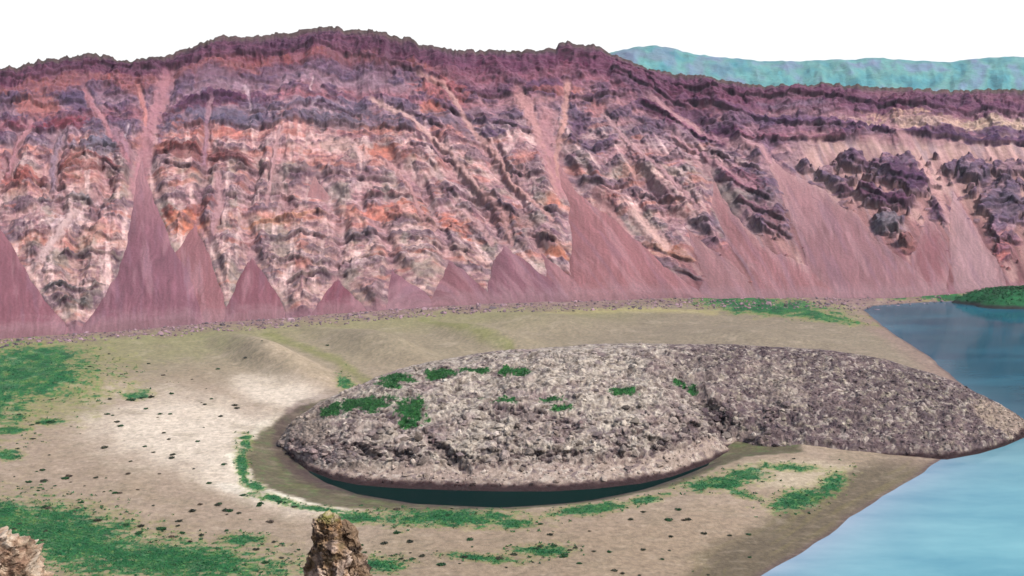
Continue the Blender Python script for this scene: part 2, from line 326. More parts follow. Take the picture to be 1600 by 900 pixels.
LG = [([(-60,128),(0,134),(60,138),(110,122),(160,112),(210,120),(260,126),(330,104),(420,92),(500,80),(560,90),(640,120),(700,148),(760,160),(860,150)],16,(92,62,84)),
 ([(0,172),(40,166),(80,176),(130,168)],14,(112,98,122)), ([(20,206),(60,212),(100,206),(128,196)],9,(124,66,84)), ([(90,238),(120,246),(155,236),(185,242)],22,(122,116,136)),
 ([(265,214),(300,206),(345,198),(400,205),(470,200),(540,200),(600,204),(645,214)],20,(108,100,122)), ([(270,186),(300,166),(345,158),(386,162)],12,(104,70,96)), ([(395,176),(440,182),(500,168),(560,184)],12,(116,104,124)),
 ([(240,252),(290,236),(340,250),(390,264)],10,(124,72,76)), ([(90,272),(130,254),(165,262),(188,278)],9,(136,76,80)), ([(5,306),(40,290),(75,298),(105,304)],12,(132,92,98)), ([(60,330),(90,318),(130,322),(170,336)],10,(132,124,130)),
 ([(258,268),(320,274),(390,270),(450,276),(540,282),(610,292)],8,(132,110,118)), ([(560,318),(620,314),(664,324)],7,(128,88,94)), ([(400,356),(450,350),(510,342)],6,(150,120,112)),
 ([(330,312),(370,318),(430,312),(480,322)],7,(140,122,124)), ([(400,384),(470,374),(530,382),(605,378)],9,(128,114,122)), ([(430,412),(500,424),(560,410),(610,404)],7,(136,120,120)), ([(450,446),(500,438),(560,430)],6,(132,118,116)),
 ([(75,458),(130,460),(165,450)],7,(112,108,108)), ([(95,482),(130,484)],6,(110,106,106)), ([(100,408),(140,402),(185,410)],7,(140,124,120)), ([(735,326),(780,330),(805,348)],9,(112,98,118)), ([(640,236),(690,250),(730,268)],9,(126,108,124)),
 ([(680,172),(730,190),(790,204),(830,212)],11,(112,90,112)), ([(600,168),(650,186),(690,206)],10,(116,96,114)), ([(690,300),(740,312),(780,318)],8,(134,112,124)), ([(610,350),(660,352),(700,364)],8,(146,118,112)), ([(640,384),(700,392),(740,400)],8,(138,118,120)),
 ([(800,276),(830,286),(860,282)],8,(120,98,112)), ([(830,330),(860,338),(888,340)],8,(112,94,102)), ([(830,372),(865,386),(894,400)],12,(134,112,108)), ([(780,160),(820,152),(870,156)],12,(100,76,104)),
 ([(890,160),(930,166),(970,158)],12,(112,84,104)), ([(892,232),(930,240),(960,228)],14,(104,82,108)), ([(960,118),(1000,140),(1040,156),(1070,170)],12,(106,74,98)), ([(1000,170),(1040,190),(1090,214),(1130,226)],14,(104,58,92)),
 ([(910,290),(950,300),(985,292)],10,(126,104,118)), ([(990,310),(1030,318),(1075,322)],9,(132,112,122)), ([(1080,352),(1120,360),(1155,384)],10,(122,108,118)), ([(1005,388),(1050,398),(1090,412)],9,(146,108,96)), ([(1040,420),(1070,426),(1094,436)],7,(130,106,106)),
 ([(1105,246),(1150,256),(1190,272)],10,(150,128,136)), ([(1120,284),(1160,296),(1200,318)],14,(118,86,106)), ([(1150,322),(1190,338),(1232,352)],13,(120,82,98)), ([(1180,352),(1210,364),(1236,372)],10,(110,92,108)),
 ([(960,98),(1010,124),(1060,140),(1120,152),(1200,160),(1300,166),(1400,170),(1500,184),(1600,186),(1700,180)],26,(104,68,94)), ([(1060,160),(1110,172),(1180,192),(1250,204),(1350,206),(1450,218),(1540,226),(1620,228),(1720,222)],13,(102,74,106)),
 ([(1080,208),(1120,224),(1200,226),(1300,222),(1350,214)],9,(140,92,110)), ([(1205,246),(1222,268),(1236,288),(1286,296)],11,(104,82,104)), ([(1325,262),(1370,268),(1400,284),(1455,296)],28,(104,74,102)), ([(1300,306),(1350,304),(1390,322),(1425,326)],14,(108,66,94)),
 ([(1362,366),(1408,364)],26,(122,114,124)), ([(1402,394),(1436,394)],20,(150,100,96)), ([(1455,346),(1492,350)],28,(106,78,100)), ([(1500,284),(1545,290)],26,(110,94,118)), ([(1545,300),(1575,292),(1612,298)],22,(108,86,108)), ([(1540,328),(1575,322),(1612,330)],16,(112,98,120)),
 ([(1546,354),(1606,354)],16,(104,82,112)), ([(1548,378),(1590,380)],14,(100,78,104)), ([(1620,310),(1700,300),(1800,320)],30,(108,84,104)), ([(1640,250),(1760,244)],20,(108,84,104)), ([(1700,380),(1800,390)],30,(110,90,104))]
lgm = np.zeros(PX.shape); lgu = np.zeros(PX.shape); lgc = np.zeros(PX.shape + (3,)); lgl = np.zeros(PX.shape)
_jx = wx * .6 + wx2 * .4; _jy = wy * .45 + wy2 * .35 + PY * .2
_lf = fbm(PX / 16, PY / 40, 170, 3)
for P, wd, c in LG:
    xs = [p[0] for p in P]; ys = [p[1] for p in P]
    m = (PX > xs[0] - 30) & (PX < xs[-1] + 30) & (PY > min(ys) - wd - 25) & (PY < max(ys) + 25)
    u = np.interp(_jx[m], xs, ys) - _jy[m]
    ef = sm(xs[0] - 14, xs[0] + 6, _jx[m]) * sm(xs[-1] + 14, xs[-1] - 6, _jx[m]); wv = wd * (.8 + .8 * _lf[m]) * (.4 + .6 * ef)
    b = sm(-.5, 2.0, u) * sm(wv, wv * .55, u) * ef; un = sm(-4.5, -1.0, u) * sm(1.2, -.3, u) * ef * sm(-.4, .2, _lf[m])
    q = np.zeros(PX.shape); q[m] = b; lgc = np.where((q > lgm)[..., None], np.array(c, float), lgc); lgm = np.maximum(lgm, q)
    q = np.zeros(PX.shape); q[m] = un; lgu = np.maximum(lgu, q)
    q = np.zeros(PX.shape); q[m] = b * np.clip(1 - u / np.maximum(wv, 1), 0, 1); lgl = np.maximum(lgl, q)
GU = [[(393,402),(385,340),(395,280),(388,225)],[(527,438),(535,390),(520,330),(505,285)],[(612,420),(600,370),(570,335),(560,290)],[(700,406),(690,360),(655,300),(610,250),(570,205)],[(787,384),(760,340),(722,290),(682,232),(640,180)],
      [(308,350),(318,300),(322,262),(328,200)],[(-5,345),(8,290),(28,235),(40,180)],[(842,394),(820,350),(800,300),(770,250),(730,200)],[(95,335),(84,290),(96,240),(80,200)],[(1060,350),(1020,300),(985,255),(960,215)],[(1110,270),(1070,235),(1020,200)],[(445,330),(428,280),(440,215)],[(150,345),(168,300),(150,250)]]
gum = np.zeros(PX.shape)
for P in GU:
    bb = np.array(P); m = (PX > bb[:,0].min() - 40) & (PX < bb[:,0].max() + 40) & (PY > bb[:,1].min() - 30) & (PY < bb[:,1].max() + 20)
    dd_, tt = dline(wx[m], wy[m], P); q = np.zeros(PX.shape); q[m] = sm(18, 2, dd_) * sm(1, .7, tt); gum = np.maximum(gum, q)
cap = sm(.17, .10, v + .02 * fbm(PX / 20, PY / 20, 72, 3)) * sm(1200, 950, PX) + sm(.2, .13, v) * sm(950, 1200, PX)
relief = 10.0 * spur + 2.8 * gul * (1 - .4 * cap) + 2.2 * ledge + 1.0 * ledge2 - 7.0 * gum + (1.5 * (cid - .5) + 1.0 * sm(.0, .25, f2 - f1)) * (.25 + .75 * ledge) + .8 * flute * cap + ((.8 + .9 * ledge) * fine + .7 * crk * (1 - .5 * cap)) * (1 - .75 * right)
gid = ledge2
smooth_rel = 2.0 * spur + .3 * fine * .5 + .6 * fbm(As / 9, B / 40, 73, 3) - 1.0
chw = np.clip(chm * 1.4, 0, 1) * (1 - right)
smooth_rel = smooth_rel * (1 - chw) + chw * (10.0 * spur + 2.4 + .5 * fbm(As / 7, B / 30, 74, 3) + .5 * fine)
d = rock * relief + (1 - rock) * smooth_rel
mr2_ = sm(1000, 1150, PX)
d = d + 2.2 * (right * sm(-.1, .9, outm)) + 3 * cap * rock + ((2.6 + 1.2 * mr2_) * lgl + .9 * lgm + .9 * lgm * crk - 1.2 * lgu) * (1 - .8 * chm) * (scree_in < 4)
d = np.where(W['T'] > 1, d * .8, d)
d = d - (d * .75 - .5) * sm(-16, -2, scree_in) * (scree_in < 0)
d = np.where(scree_in >= 0, d * .25 + .5, d)
d = d * sm(-.02, .03, W['T']) - 2.5 * sm(2, 14, scree_in)
nx, ny, nz = -W['ux'] * .72, -W['uy'] * .72, .69
edge = sm(1.0, .93, W['T'])               # keep the crest in place; only small teeth there
dd = d * (.22 + .78 * edge)
tooth = (2.6 * fbm(A / 6, A * 0 + 3.3, 81, 4) + 2.0 * (worley(A / 5, A * 0 + .5, 83)[2] - .5)) * sm(.9, 1.0, W['T']) * sm(1.25, 1.0, W['T'])
X = W['X'] + nx * dd; Y = W['Y'] + ny * dd; Z = W['Z'] + nz * dd + tooth

# --- colours of the beds, with painted undercut shade and highlights on cracks and flutes
vw = v + .035 * fbm(PX / 60, PY / 30, 91, 4) + .012 * fbm(PX / 14, PY / 6, 92, 3)
LEFT = [(-.1,(88,76,80)),(0,(84,62,76)),(.05,(84,52,74)),(.085,(98,60,80)),(.10,(150,100,100)),(.125,(160,104,104)),(.14,(112,86,104)),(.18,(124,108,130)),(.21,(138,106,124)),
        (.235,(132,72,88)),(.26,(126,112,134)),(.31,(122,104,124)),(.325,(190,124,114)),(.35,(184,130,124)),(.365,(128,78,80)),(.39,(196,158,156)),(.44,(204,158,152)),
        (.46,(184,124,112)),(.50,(200,166,160)),(.54,(150,120,126)),(.58,(182,150,148)),(.63,(160,132,138)),(.665,(194,136,118)),(.69,(196,152,138)),(.73,(158,134,134)),(.80,(190,160,146)),(.88,(164,140,136)),(.95,(190,158,148)),(1.1,(150,118,122))]
MID = [(-.1,(88,80,82)),(0,(90,66,84)),(.06,(106,66,90)),(.10,(100,58,82)),(.14,(150,98,112)),(.17,(122,82,104)),(.22,(158,116,122)),(.26,(118,100,122)),(.33,(140,122,136)),(.38,(178,138,138)),
       (.43,(150,118,132)),(.50,(196,160,156)),(.55,(148,124,134)),(.6,(188,138,128)),(.66,(170,144,146)),(.74,(152,128,134)),(.80,(206,148,126)),(.86,(150,126,130)),(1.1,(165,120,128))]
RIGHT = [(-.1,(100,92,90)),(0,(98,80,90)),(.04,(112,78,96)),(.08,(134,98,112)),(.11,(96,64,92)),(.145,(128,88,104)),(.16,(172,136,142)),(.20,(150,120,140)),(.225,(104,68,100)),(.25,(150,98,116)),
         (.27,(138,92,116)),(.30,(168,128,140)),(.42,(126,108,120)),(.6,(120,100,112)),(.7,(150,130,142)),(.8,(190,104,96)),(1.1,(150,110,120))]
mr_ = sm(930, 1010, wx + .35 * (wy - 200)); ml_ = sm(690, 800, wx - .5 * (wy - 200)) ; mr2 = sm(1100, 1220, wx + .3 * (wy - 200))
col = cmap(vw, LEFT); cm = cmap(vw, MID); crr = cmap(vw, RIGHT)
col = col * (1 - ml_[..., None]) + cm * ml_[..., None]; col = col * (1 - mr2[..., None]) + crr * mr2[..., None]
# soft slopes between the hard beds are paler and streaked down the fall line
stk = fbm(As / 5, B / 36, 108, 4); low = sm(.22, .36, v) * (1 - mr2)
thin = perlin(strat / 2.4, A / 60, 101)
col = mixc(col, (1 - ledge) * .42 * sm(.1, .2, v), (190, 152, 152))
col = mixc(col, ledge * .6 * sm(.1, .2, v) * (1 - .4 * low), (108, 92, 116))
col = mixc(col, ledge * .36 * low, (124, 106, 112))
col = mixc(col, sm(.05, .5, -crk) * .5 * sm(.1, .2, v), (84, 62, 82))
col = mixc(col, sm(.36, .66, crk) * .36 * low * sm(-.3, .3, fbm(A / 30, B / 30, 109, 2)), (236, 214, 206))  # crack ridges lightened in the colour as painted highlights
col = mixc(col, sm(.4, .7, crk) * .3 * sm(.08, .14, v) * (1 - low), (176, 148, 160))
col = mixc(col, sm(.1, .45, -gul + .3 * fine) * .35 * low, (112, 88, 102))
col = mixc(col, ledge2 * .35 * rk_() if False else ledge2 * .30 * sm(.08, .16, v), (104, 78, 96))
col = mixc(col, sm(.15, .6, stk) * (1 - .6 * ledge) * .5 * low, (216, 188, 184))
col = mixc(col, sm(.2, .6, -stk) * (1 - .6 * ledge) * .35 * sm(.1, .2, v), (150, 112, 124))
lens = fbm(A / 44, strat / 8, 104, 3)
col = mixc(col, sm(.28, .5, lens) * .5 * low, (192, 128, 116))
col = mixc(col, sm(.2, .5, thin) * .22 * sm(.1, .2, v), (100, 80, 96))
lens2 = fbm(A / 22, B / 12, 106, 4)
col = mixc(col, sm(.3, .6, lens2) * .4 * sm(.3, .42, v) * (1 - mr2), (224, 198, 196))
grn = fbm(A / 36, B / 26, 107, 3)
col = mixc(col, sm(.1, .45, grn) * .5 * sm(.3, .5, v) * (1 - right), (152, 146, 136))
col = mixc(col, lgm * (.78 + .2 * fine) * (1 - right), 0) * (lgm * 0 == 1)[..., None] + col * 1.0 if False else col
_g = lgc.mean(-1, keepdims=True); lgc = lgc + (np.array((118, 106, 116.)) - lgc) * .35 * right[..., None]
_k = (lgm * (.62 + .2 * fbm(A / 9, B / 5, 171, 3)) * (1 - .5 * right * sm(.1, .5, fbm(As / 6, B / 50, 175, 3))))[..., None]
col = col * (1 - _k) + lgc * _k
col = mixc(col, lgu * .6, (76, 56, 70))  # dark band painted under each ledge as undercut shade
# pale debris fans streaming down from each bed
_fan = sm(.1, .5, fbm(As / 9, B / 60, 172, 3)) * sm(-.3, .3, fbm(As / 24, B / 26, 173, 2)) * (1 - lgm) * (1 - lgu)
col = mixc(col, _fan * .72 * low, (230, 200, 196))
col = mixc(col, _fan * .4 * (1 - low) * sm(.1, .16, v), (176, 134, 146))
col = mixc(col, gum * .45, (176, 138, 144))
# marked stains / lenses read off the cliff
BL = [((285,352,38,17,-8),(220,128,100),1),((262,338,13,9,0),(150,82,80),.9),((312,328,22,7,-20),(150,84,80),.8),((610,338,60,15,-4),(220,130,112),.95),((712,356,30,12,30),(214,118,98),.9),
      ((430,352,60,5,-6),(214,148,120),.8),((60,178,38,22,0),(196,116,106),.8),((110,200,40,9,0),(170,82,98),.8),((330,210,70,11,3),(205,120,108),.85),((690,150,50,18,12),(200,112,108),.8),
      ((675,178,20,10,20),(214,126,104),.8),((590,240,34,12,5),(206,120,102),.9),((560,205,70,8,6),(205,140,128),.8),((30,285,30,12,-10),(190,100,92),.8),((130,270,35,9,4),(160,92,90),.8),
      ((130,255,40,14,0),(196,140,128),.6),((290,245,55,14,6),(132,76,76),.8),((360,245,40,8,12),(128,72,74),.75),((870,150,40,8,0),(206,120,104),.6),((820,250,20,8,0),(214,140,126),.7),
      ((930,180,22,12,0),(196,122,118),.7),((985,275,22,22,0),(204,130,110),.5),((1035,275,40,9,10),(228,192,178),.7),((1075,400,40,10,15),(206,150,122),.6),((1040,385,26,6,20),(160,96,76),.8),
      ((870,400,26,6,18),(196,116,88),.9),((865,325,14,10,30),(214,130,112),.8),((150,370,40,22,0),(214,140,124),.55),((110,355,40,24,0),(226,208,202),.55),((90,455,28,5,0),(92,92,96),.75),((120,478,20,5,0),(96,96,98),.7),
      ((330,165,62,10,-8),(92,54,92),.7),((350,185,70,12,4),(110,104,132),.8),((120,170,36,15,0),(106,88,124),.8),((160,240,30,16,0),(124,124,146),.7),((570,175,36,10,30),(100,90,112),.8),((520,195,60,14,8),(112,104,122),.7),
      ((710,200,50,8,25),(122,108,128),.7),((765,215,24,8,10),(96,72,112),.8),((930,232,30,14,0),(112,92,120),.7),((905,200,20,14,0),(108,80,114),.8),((850,140,40,7,0),(96,68,104),.8),
      ((1000,150,50,10,28),(108,84,112),.8),((1030,185,40,10,30),(112,64,96),.85),((1090,185,40,10,18),(108,72,104),.85),((1120,215,44,13,6),(104,56,98),.9),((1080,235,30,10,20),(196,148,140),.6),
      ((1480,200,150,10,2),(222,186,160),.95),((1400,186,60,6,2),(232,190,158),.95),((1590,200,90,9,0),(220,190,164),.9),((1470,216,110,6,4),(98,70,104),.9),((1570,214,50,9,3),(92,70,112),.85),
      ((1480,165,45,14,3),(92,56,92),.8),((1290,148,60,9,3),(110,76,98),.7),((1380,152,40,6,5),(186,140,140),.6),((1240,175,60,6,4),(156,140,158),.7),((1230,195,70,7,2),(104,78,118),.7),
      ((1417,380,22,16,0),(160,104,96),.7),((1418,366,16,4,0),(224,188,180),.9),((1385,352,28,19,0),(128,122,132),.9),((1420,285,36,24,10),(98,60,100),.8),((1380,315,50,10,8),(104,58,92),.8),((1568,325,36,30,0),(104,92,118),.7),
      ((1470,330,20,15,0),(98,64,96),.7),((1160,285,40,14,22),(150,84,104),.6),((1150,250,30,5,20),(226,196,190),.7),((1210,355,22,14,30),(142,96,100),.6),
      ((900,90,32,18,0),(92,56,76),.8),((480,72,80,14,-2),(78,44,78),.8),((450,100,90,10,-3),(150,80,90),.6),((560,95,80,14,14),(120,80,96),.6)]
for bp, c, k in BL:
    c = np.array(c, float); c = (c * .80 + c.mean() * .20) * (.98 if c[0] > 180 else .95)
    k = k * .82
    m = (np.abs(PX - bp[0]) < bp[2] * 1.8 + 30) & (np.abs(PY - bp[1]) < bp[2] + bp[3] + 20)
    q = np.zeros(PX.shape)
    q[m] = sm(-.02, .28, blob(wx[m] * .6 + wx2[m] * .4, wy[m] * .6 + wy2[m] * .4, *bp) + .5 * fbm(PX[m] / 13, PY[m] / 5, 111, 4)) * (1 - .45 * ledge[m] * sm(.15, .3, v[m]) * (c[0] > 180)) * (.75 + .25 * sm(-.3, .3, fine[m]))
    col = mixc(col, q * k, c)
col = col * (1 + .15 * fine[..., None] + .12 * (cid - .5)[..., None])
col = mixc(col, cap * .4 * sm(.2, -.4, flute), (64, 44, 64)); col = mixc(col, cap * .45 * sm(.25, .7, flute), (146, 114, 130)); col = mixc(col, cap * .5 * sm(.05, .5, fbm(A / 50, strat / 4, 174, 3)), (140, 98, 116))  # cap flutes: hollows painted darker, ribs given painted highlights
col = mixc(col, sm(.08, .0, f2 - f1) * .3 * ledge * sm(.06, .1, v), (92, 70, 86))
# loose slopes
streak = fbm(As / 5.5, B / 46, 121, 4)
lo = cmap(v, [(0,(160,122,130)),(.28,(186,156,152)),(.42,(176,140,140)),(.6,(160,124,124)),(.8,(144,107,110)),(1,(134,98,102))])
lo = lo * (1 + .24 * streak[..., None])
lo = mixc(lo, sm(.0, .5, fbm(As / 26, B / 90, 125, 2)) * .35 * sm(1100, 1250, PX), (196, 166, 154))
lo = mixc(lo, sm(.1, .5, fbm(As / 14, B / 50, 123, 3)) * .5, (214, 184, 176))
lo = mixc(lo, sm(.15, .5, fbm(As / 4.5, B / 70, 126, 3)) * .3, (128, 100, 112))
lo = mixc(lo, sm(.2, .5, fbm(As / 9, B / 40, 124, 3)) * .4, (146, 132, 146))
_rn = np.maximum(rock_nos, np.clip(lgm + lgu, 0, 1))[..., None]
col = col * _rn + lo * (1 - _rn)
col = mixc(col, chm * (.8 + .2 * streak), chcol)
# greenish lichen turf along the very top
col = mixc(col, sm(.035, 0.0, v + .01 * fbm(PX / 8, PY / 8, 130, 3)) * .55, (104, 104, 84))
out = W['T'] > 1.03
col[out] = (112, 104, 92)
lowrim = sm(.955, 1.0, v + .02 * fbm(PX / 20, PY / 8, 131, 3))
col = mixc(col, lowrim * .8, (152, 118, 128))
_m = col.mean(-1, keepdims=True); col = (_m + (col - _m) * .98 - 150) * 1.18 + 143
wall_col = lin(np.clip(col, 10, 250), ALB)
nr, nc = W['nr'], W['nc']
V3 = np.stack([X, Y, Z], -1).reshape(-1, 3)
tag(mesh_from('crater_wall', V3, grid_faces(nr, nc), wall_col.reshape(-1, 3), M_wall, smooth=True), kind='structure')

# scree cones, each a body of its own lying against the wall
def bb_max(p): return np.mean([q[0] for q in p])
for (nm, poly, colr, hgt), s in zip(SCREE, SDS):
    keep = (s > -7) & (W['T'] <= 1.0)
    if not keep.any(): continue
    low_ = nm in 'klmnop'
    hb = -3.2 + 3.9 * sm(-7, 2, s) + hgt * (1 - np.exp(-np.clip(s, 0, 999) / 26)) * (.35 + .65 * sm(.2, .9, v)) * (.18 if nm in 'klmnop' else .55)
    hb = hb + .35 * fbm(A / 5, B / 22, 140, 3) + .18 * fbm(A / 2, B / 2, 141, 3) + .5 * fbm(A / 16, B / 40, 142, 2)
    hb = np.where(W['T'] < .02, hb * sm(-.03, .02, W['T']) - 1 * sm(.02, -.03, W['T']), hb)
    Xs = W['X'] + nx * hb; Ys = W['Y'] + ny * hb; Zs = W['Z'] + nz * hb
    c = np.array(colr, float) * ((.86, .82, .80) if not low_ else (.87, .88, .84)) * (1 + .07 * fbm(A / 3, B / 40, 143, 3)[..., None] + .05 * fbm(A / 30, B / 30, 144, 2)[..., None])
    _e = sm(16 if low_ else 4, -1, s + (6 if low_ else 2) * fbm(PX / 10, PY / 10, 145, 3))[..., None] * (.75 if low_ else .6)
    c = c * (1 - _e) + lo * _e
    c = mixc(c, sm(.75, .3, v) * .6, (194, 150, 152))
    c = mixc(c, sm(.1, .5, fbm(As / 12, B / 60, 146, 3)) * .35, (186, 146, 152)); c = mixc(c, sm(.1, .5, -fbm(As / 10, B / 60, 147, 3)) * .3, (134, 104, 122))
    c = mixc(c, sm(.93, .99, v + .025 * fbm(PX / 20, PY / 8, 131, 3)) * .6, (152, 120, 126))
    c = c * (1 + .12 * fbm((As + 6 * fbm(A / 20, B / 20, 148, 2)) / 2.2, B / 30, 149, 3)[..., None])
    F = grid_faces(nr, nc, None).reshape(nr - 1, nc - 1, 4)
    kf = keep[:-1, :-1] & keep[1:, :-1] & keep[:-1, 1:] & keep[1:, 1:]
    F = F[kf]
    if len(F) == 0: continue
    Vc, Fc, cc = compact(np.stack([Xs, Ys, Zs], -1).reshape(-1, 3), F, lin(c, ALB).reshape(-1, 3))
    tag(mesh_from('scree_cone', Vc, Fc, cc, M_scree, smooth=True), kind='structure')

# ================================================================ DISTANT HILLS
def hills():
    cx = np.arange(700, 2600, 2.5); n = 110
    hc = curve([(700,150),(900,105),(950,86),(985,77),(1020,75),(1048,79),(1060,85),(1100,91),(1150,96),(1230,99),(1290,96),(1345,93),(1400,97),(1450,99),(1500,95),(1530,92),(1600,93),(1800,80),(2200,90),(2600,110)])
    t = np.linspace(0, 1.6, n)[:, None]; px = cx[None] + 0 * t
    rr = 2300 + 1300 * t
    b = (450 - hc(px)) / FPX; a = (px - 800) / FPX
    zc = CAMZ + 3600 * (-sp + b * cp) / (cp + b * sp)
    z = np.where(t < 1, -50 + (zc + 50) * sm(-.6, 1.0, t) ** 1.0, zc - (t - 1) * 500)
    gul = ridged(px / 70 + .6 * t, t * 1.2, 201, 4)
    z = z + (gul - .3) * 28 * np.clip(1.0 - t, 0, 1) ** .6 * sm(-.2, .5, t) + 2.5 * fbm(px / 14, t * 6, 202, 3) * (t <= 1.1)
    X = a * rr / (cp + 0) ; Y = rr + 0 * px
    col = cmap(.5 + .5 * fbm(px / 40 + t, t * 5, 203, 5) + .12 * gul, [(0,(54,122,138)),(.4,(86,156,164)),(.6,(112,170,164)),(.8,(122,150,176)),(1,(142,146,172))])  # bluish haze of distance mixed into the hill colours
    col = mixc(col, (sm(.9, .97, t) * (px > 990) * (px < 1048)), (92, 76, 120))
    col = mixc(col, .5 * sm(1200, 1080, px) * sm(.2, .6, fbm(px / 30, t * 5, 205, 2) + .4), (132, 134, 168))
    return tag(mesh_from('distant_hills', np.stack([X, Y, z], -1).reshape(-1, 3), grid_faces(n, len(cx)), lin(col, .42).reshape(-1, 3), M_far, smooth=True), kind='structure')
hills()

# ================================================================ GROUND
def P3(pts, z=1.0):
    a = np.array(pts, float); X, Y = unproject(a[:, 0], a[:, 1], z); return list(zip(X, Y))
shore_near = [(1190,900),(1290,840),(1380,775),(1440,740),(1475,717)]
shore_far = [(1560,640),(1500,598),(1450,555),(1395,520),(1350,485),(1365,478),(1420,474),(1480,471),(1520,468),(1600,462),(1700,458)]
lake_poly = [(40, 250), (20, 330)] + []
lake_poly = [(75, 330)] + P3(shore_near, 0) + P3([(1500,690),(1560,650)], 0) + P3(shore_far[1:], 0) + [(900, 1150), (1500, 900), (1300, 250), (400, 120), (160, 220)]
pond_poly = P3([(470,722),(486,739),(510,754),(560,772),(650,787),(780,793),(900,786),(1000,768),(1070,745),(1110,728),(1080,690),(900,690),(700,690),(520,690)], 0)
basin_poly = P3([(560,612),(470,640),(400,682),(372,722),(392,758),(430,778),(500,795),(640,808),(800,806),(950,790),(1060,766),(1160,722),(1260,712),(1200,650),(900,600)], 1.5)
def ground_h(X, Y):
    px, py = project(X, Y, 2.0 + 0 * X)
    wX = X + 3.5 * fbm(X / 40, Y / 40, 301, 3); wY = Y + 3.5 * fbm(X / 40, Y / 40, 302, 3)
    h = GZ + 1.2 * fbm(X / 90, Y / 120, 303, 3) + .35 * fbm(X / 18, Y / 25, 304, 3)
    for (cx, cy, rx, ry, ang, a) in [(420,566,130,30,20,6.5),(590,548,130,24,14,6),(760,532,130,20,10,4.5),(860,510,170,20,3,4),(1180,530,190,18,3,3),(120,600,160,30,0,2.5)]:
        q = np.clip(blob(px + 6 * fbm(X / 50, Y / 50, 305, 2), py, cx, cy, rx, ry, ang), 0, 1)
        h = h + 1.9 * a * q * q * (3 - 2 * q)
    sl = sdpoly(wX * .5 + X * .5, wY * .5 + Y * .5, lake_poly)
    beach = -.06 * sl
    beach = np.where(sl < 0, -.075 * sl, -.12 * sl)
    h = np.minimum(h, np.maximum(beach, -6))
    sb = sdpoly(wX * .6 + X * .4, wY * .6 + Y * .4, basin_poly)
    spd = sdpoly(X, Y, pond_poly)
    q = sm(-3, 14, sb)
    inner = np.clip(.9 - .10 * (spd + 8), -3, 2.2)
    inner = np.where(spd > -9, np.minimum(inner, -.1 * spd), inner)
    h = h * (1 - q) + np.minimum(h, inner) * q
    return h, sl, sb, spd, px, py
def near_slope(r):      # the crater rim the viewer stands on
    return np.maximum(148.3 - r * .47 - 0 * r, -50)
# green cover
GREEN = [(20,590,140,46,0,1),(-60,620,120,60,0,1),(60,560,90,16,0,.9),(0,630,30,20,0,.8),(95,600,50,14,5,.7),(10,680,36,8,0,.8),(15,716,24,10,0,.8),(215,623,26,8,0,.6),(80,665,30,6,0,.4),
         (110,850,150,50,12,1),(0,815,70,30,0,1),(260,884,190,34,4,1),(90,815,60,14,0,.8),(380,850,40,12,0,.45),(560,815,50,10,0,.8),(700,815,120,15,2,1),(800,824,40,9,0,.8),(920,803,60,9,-6,.9),(640,820,30,12,0,.8),
         (1010,787,40,6,-12,.6),(1120,762,56,12,-4,1),(1165,748,40,12,0,.6),(1250,780,50,14,-14,1),(1300,755,30,16,-35,.8),(1235,735,60,6,0,.5),(1160,777,40,6,10,.5),(590,890,50,14,0,.8),(850,868,50,12,0,.45),(760,880,70,8,5,.45),
         (1200,482,110,14,4,1),(1290,498,60,8,5,.7),(1130,475,60,8,0,.8),(1490,463,80,6,0,.8),(1400,465,30,3,0,.3),(430,785,50,7,15,.5),(500,800,60,5,6,.5),(380,735,10,34,-12,1),(384,700,10,16,10,.8),(400,765,16,10,30,.8),(540,600,14,20,-30,.2),(-300,700,200,120,0,.9)]
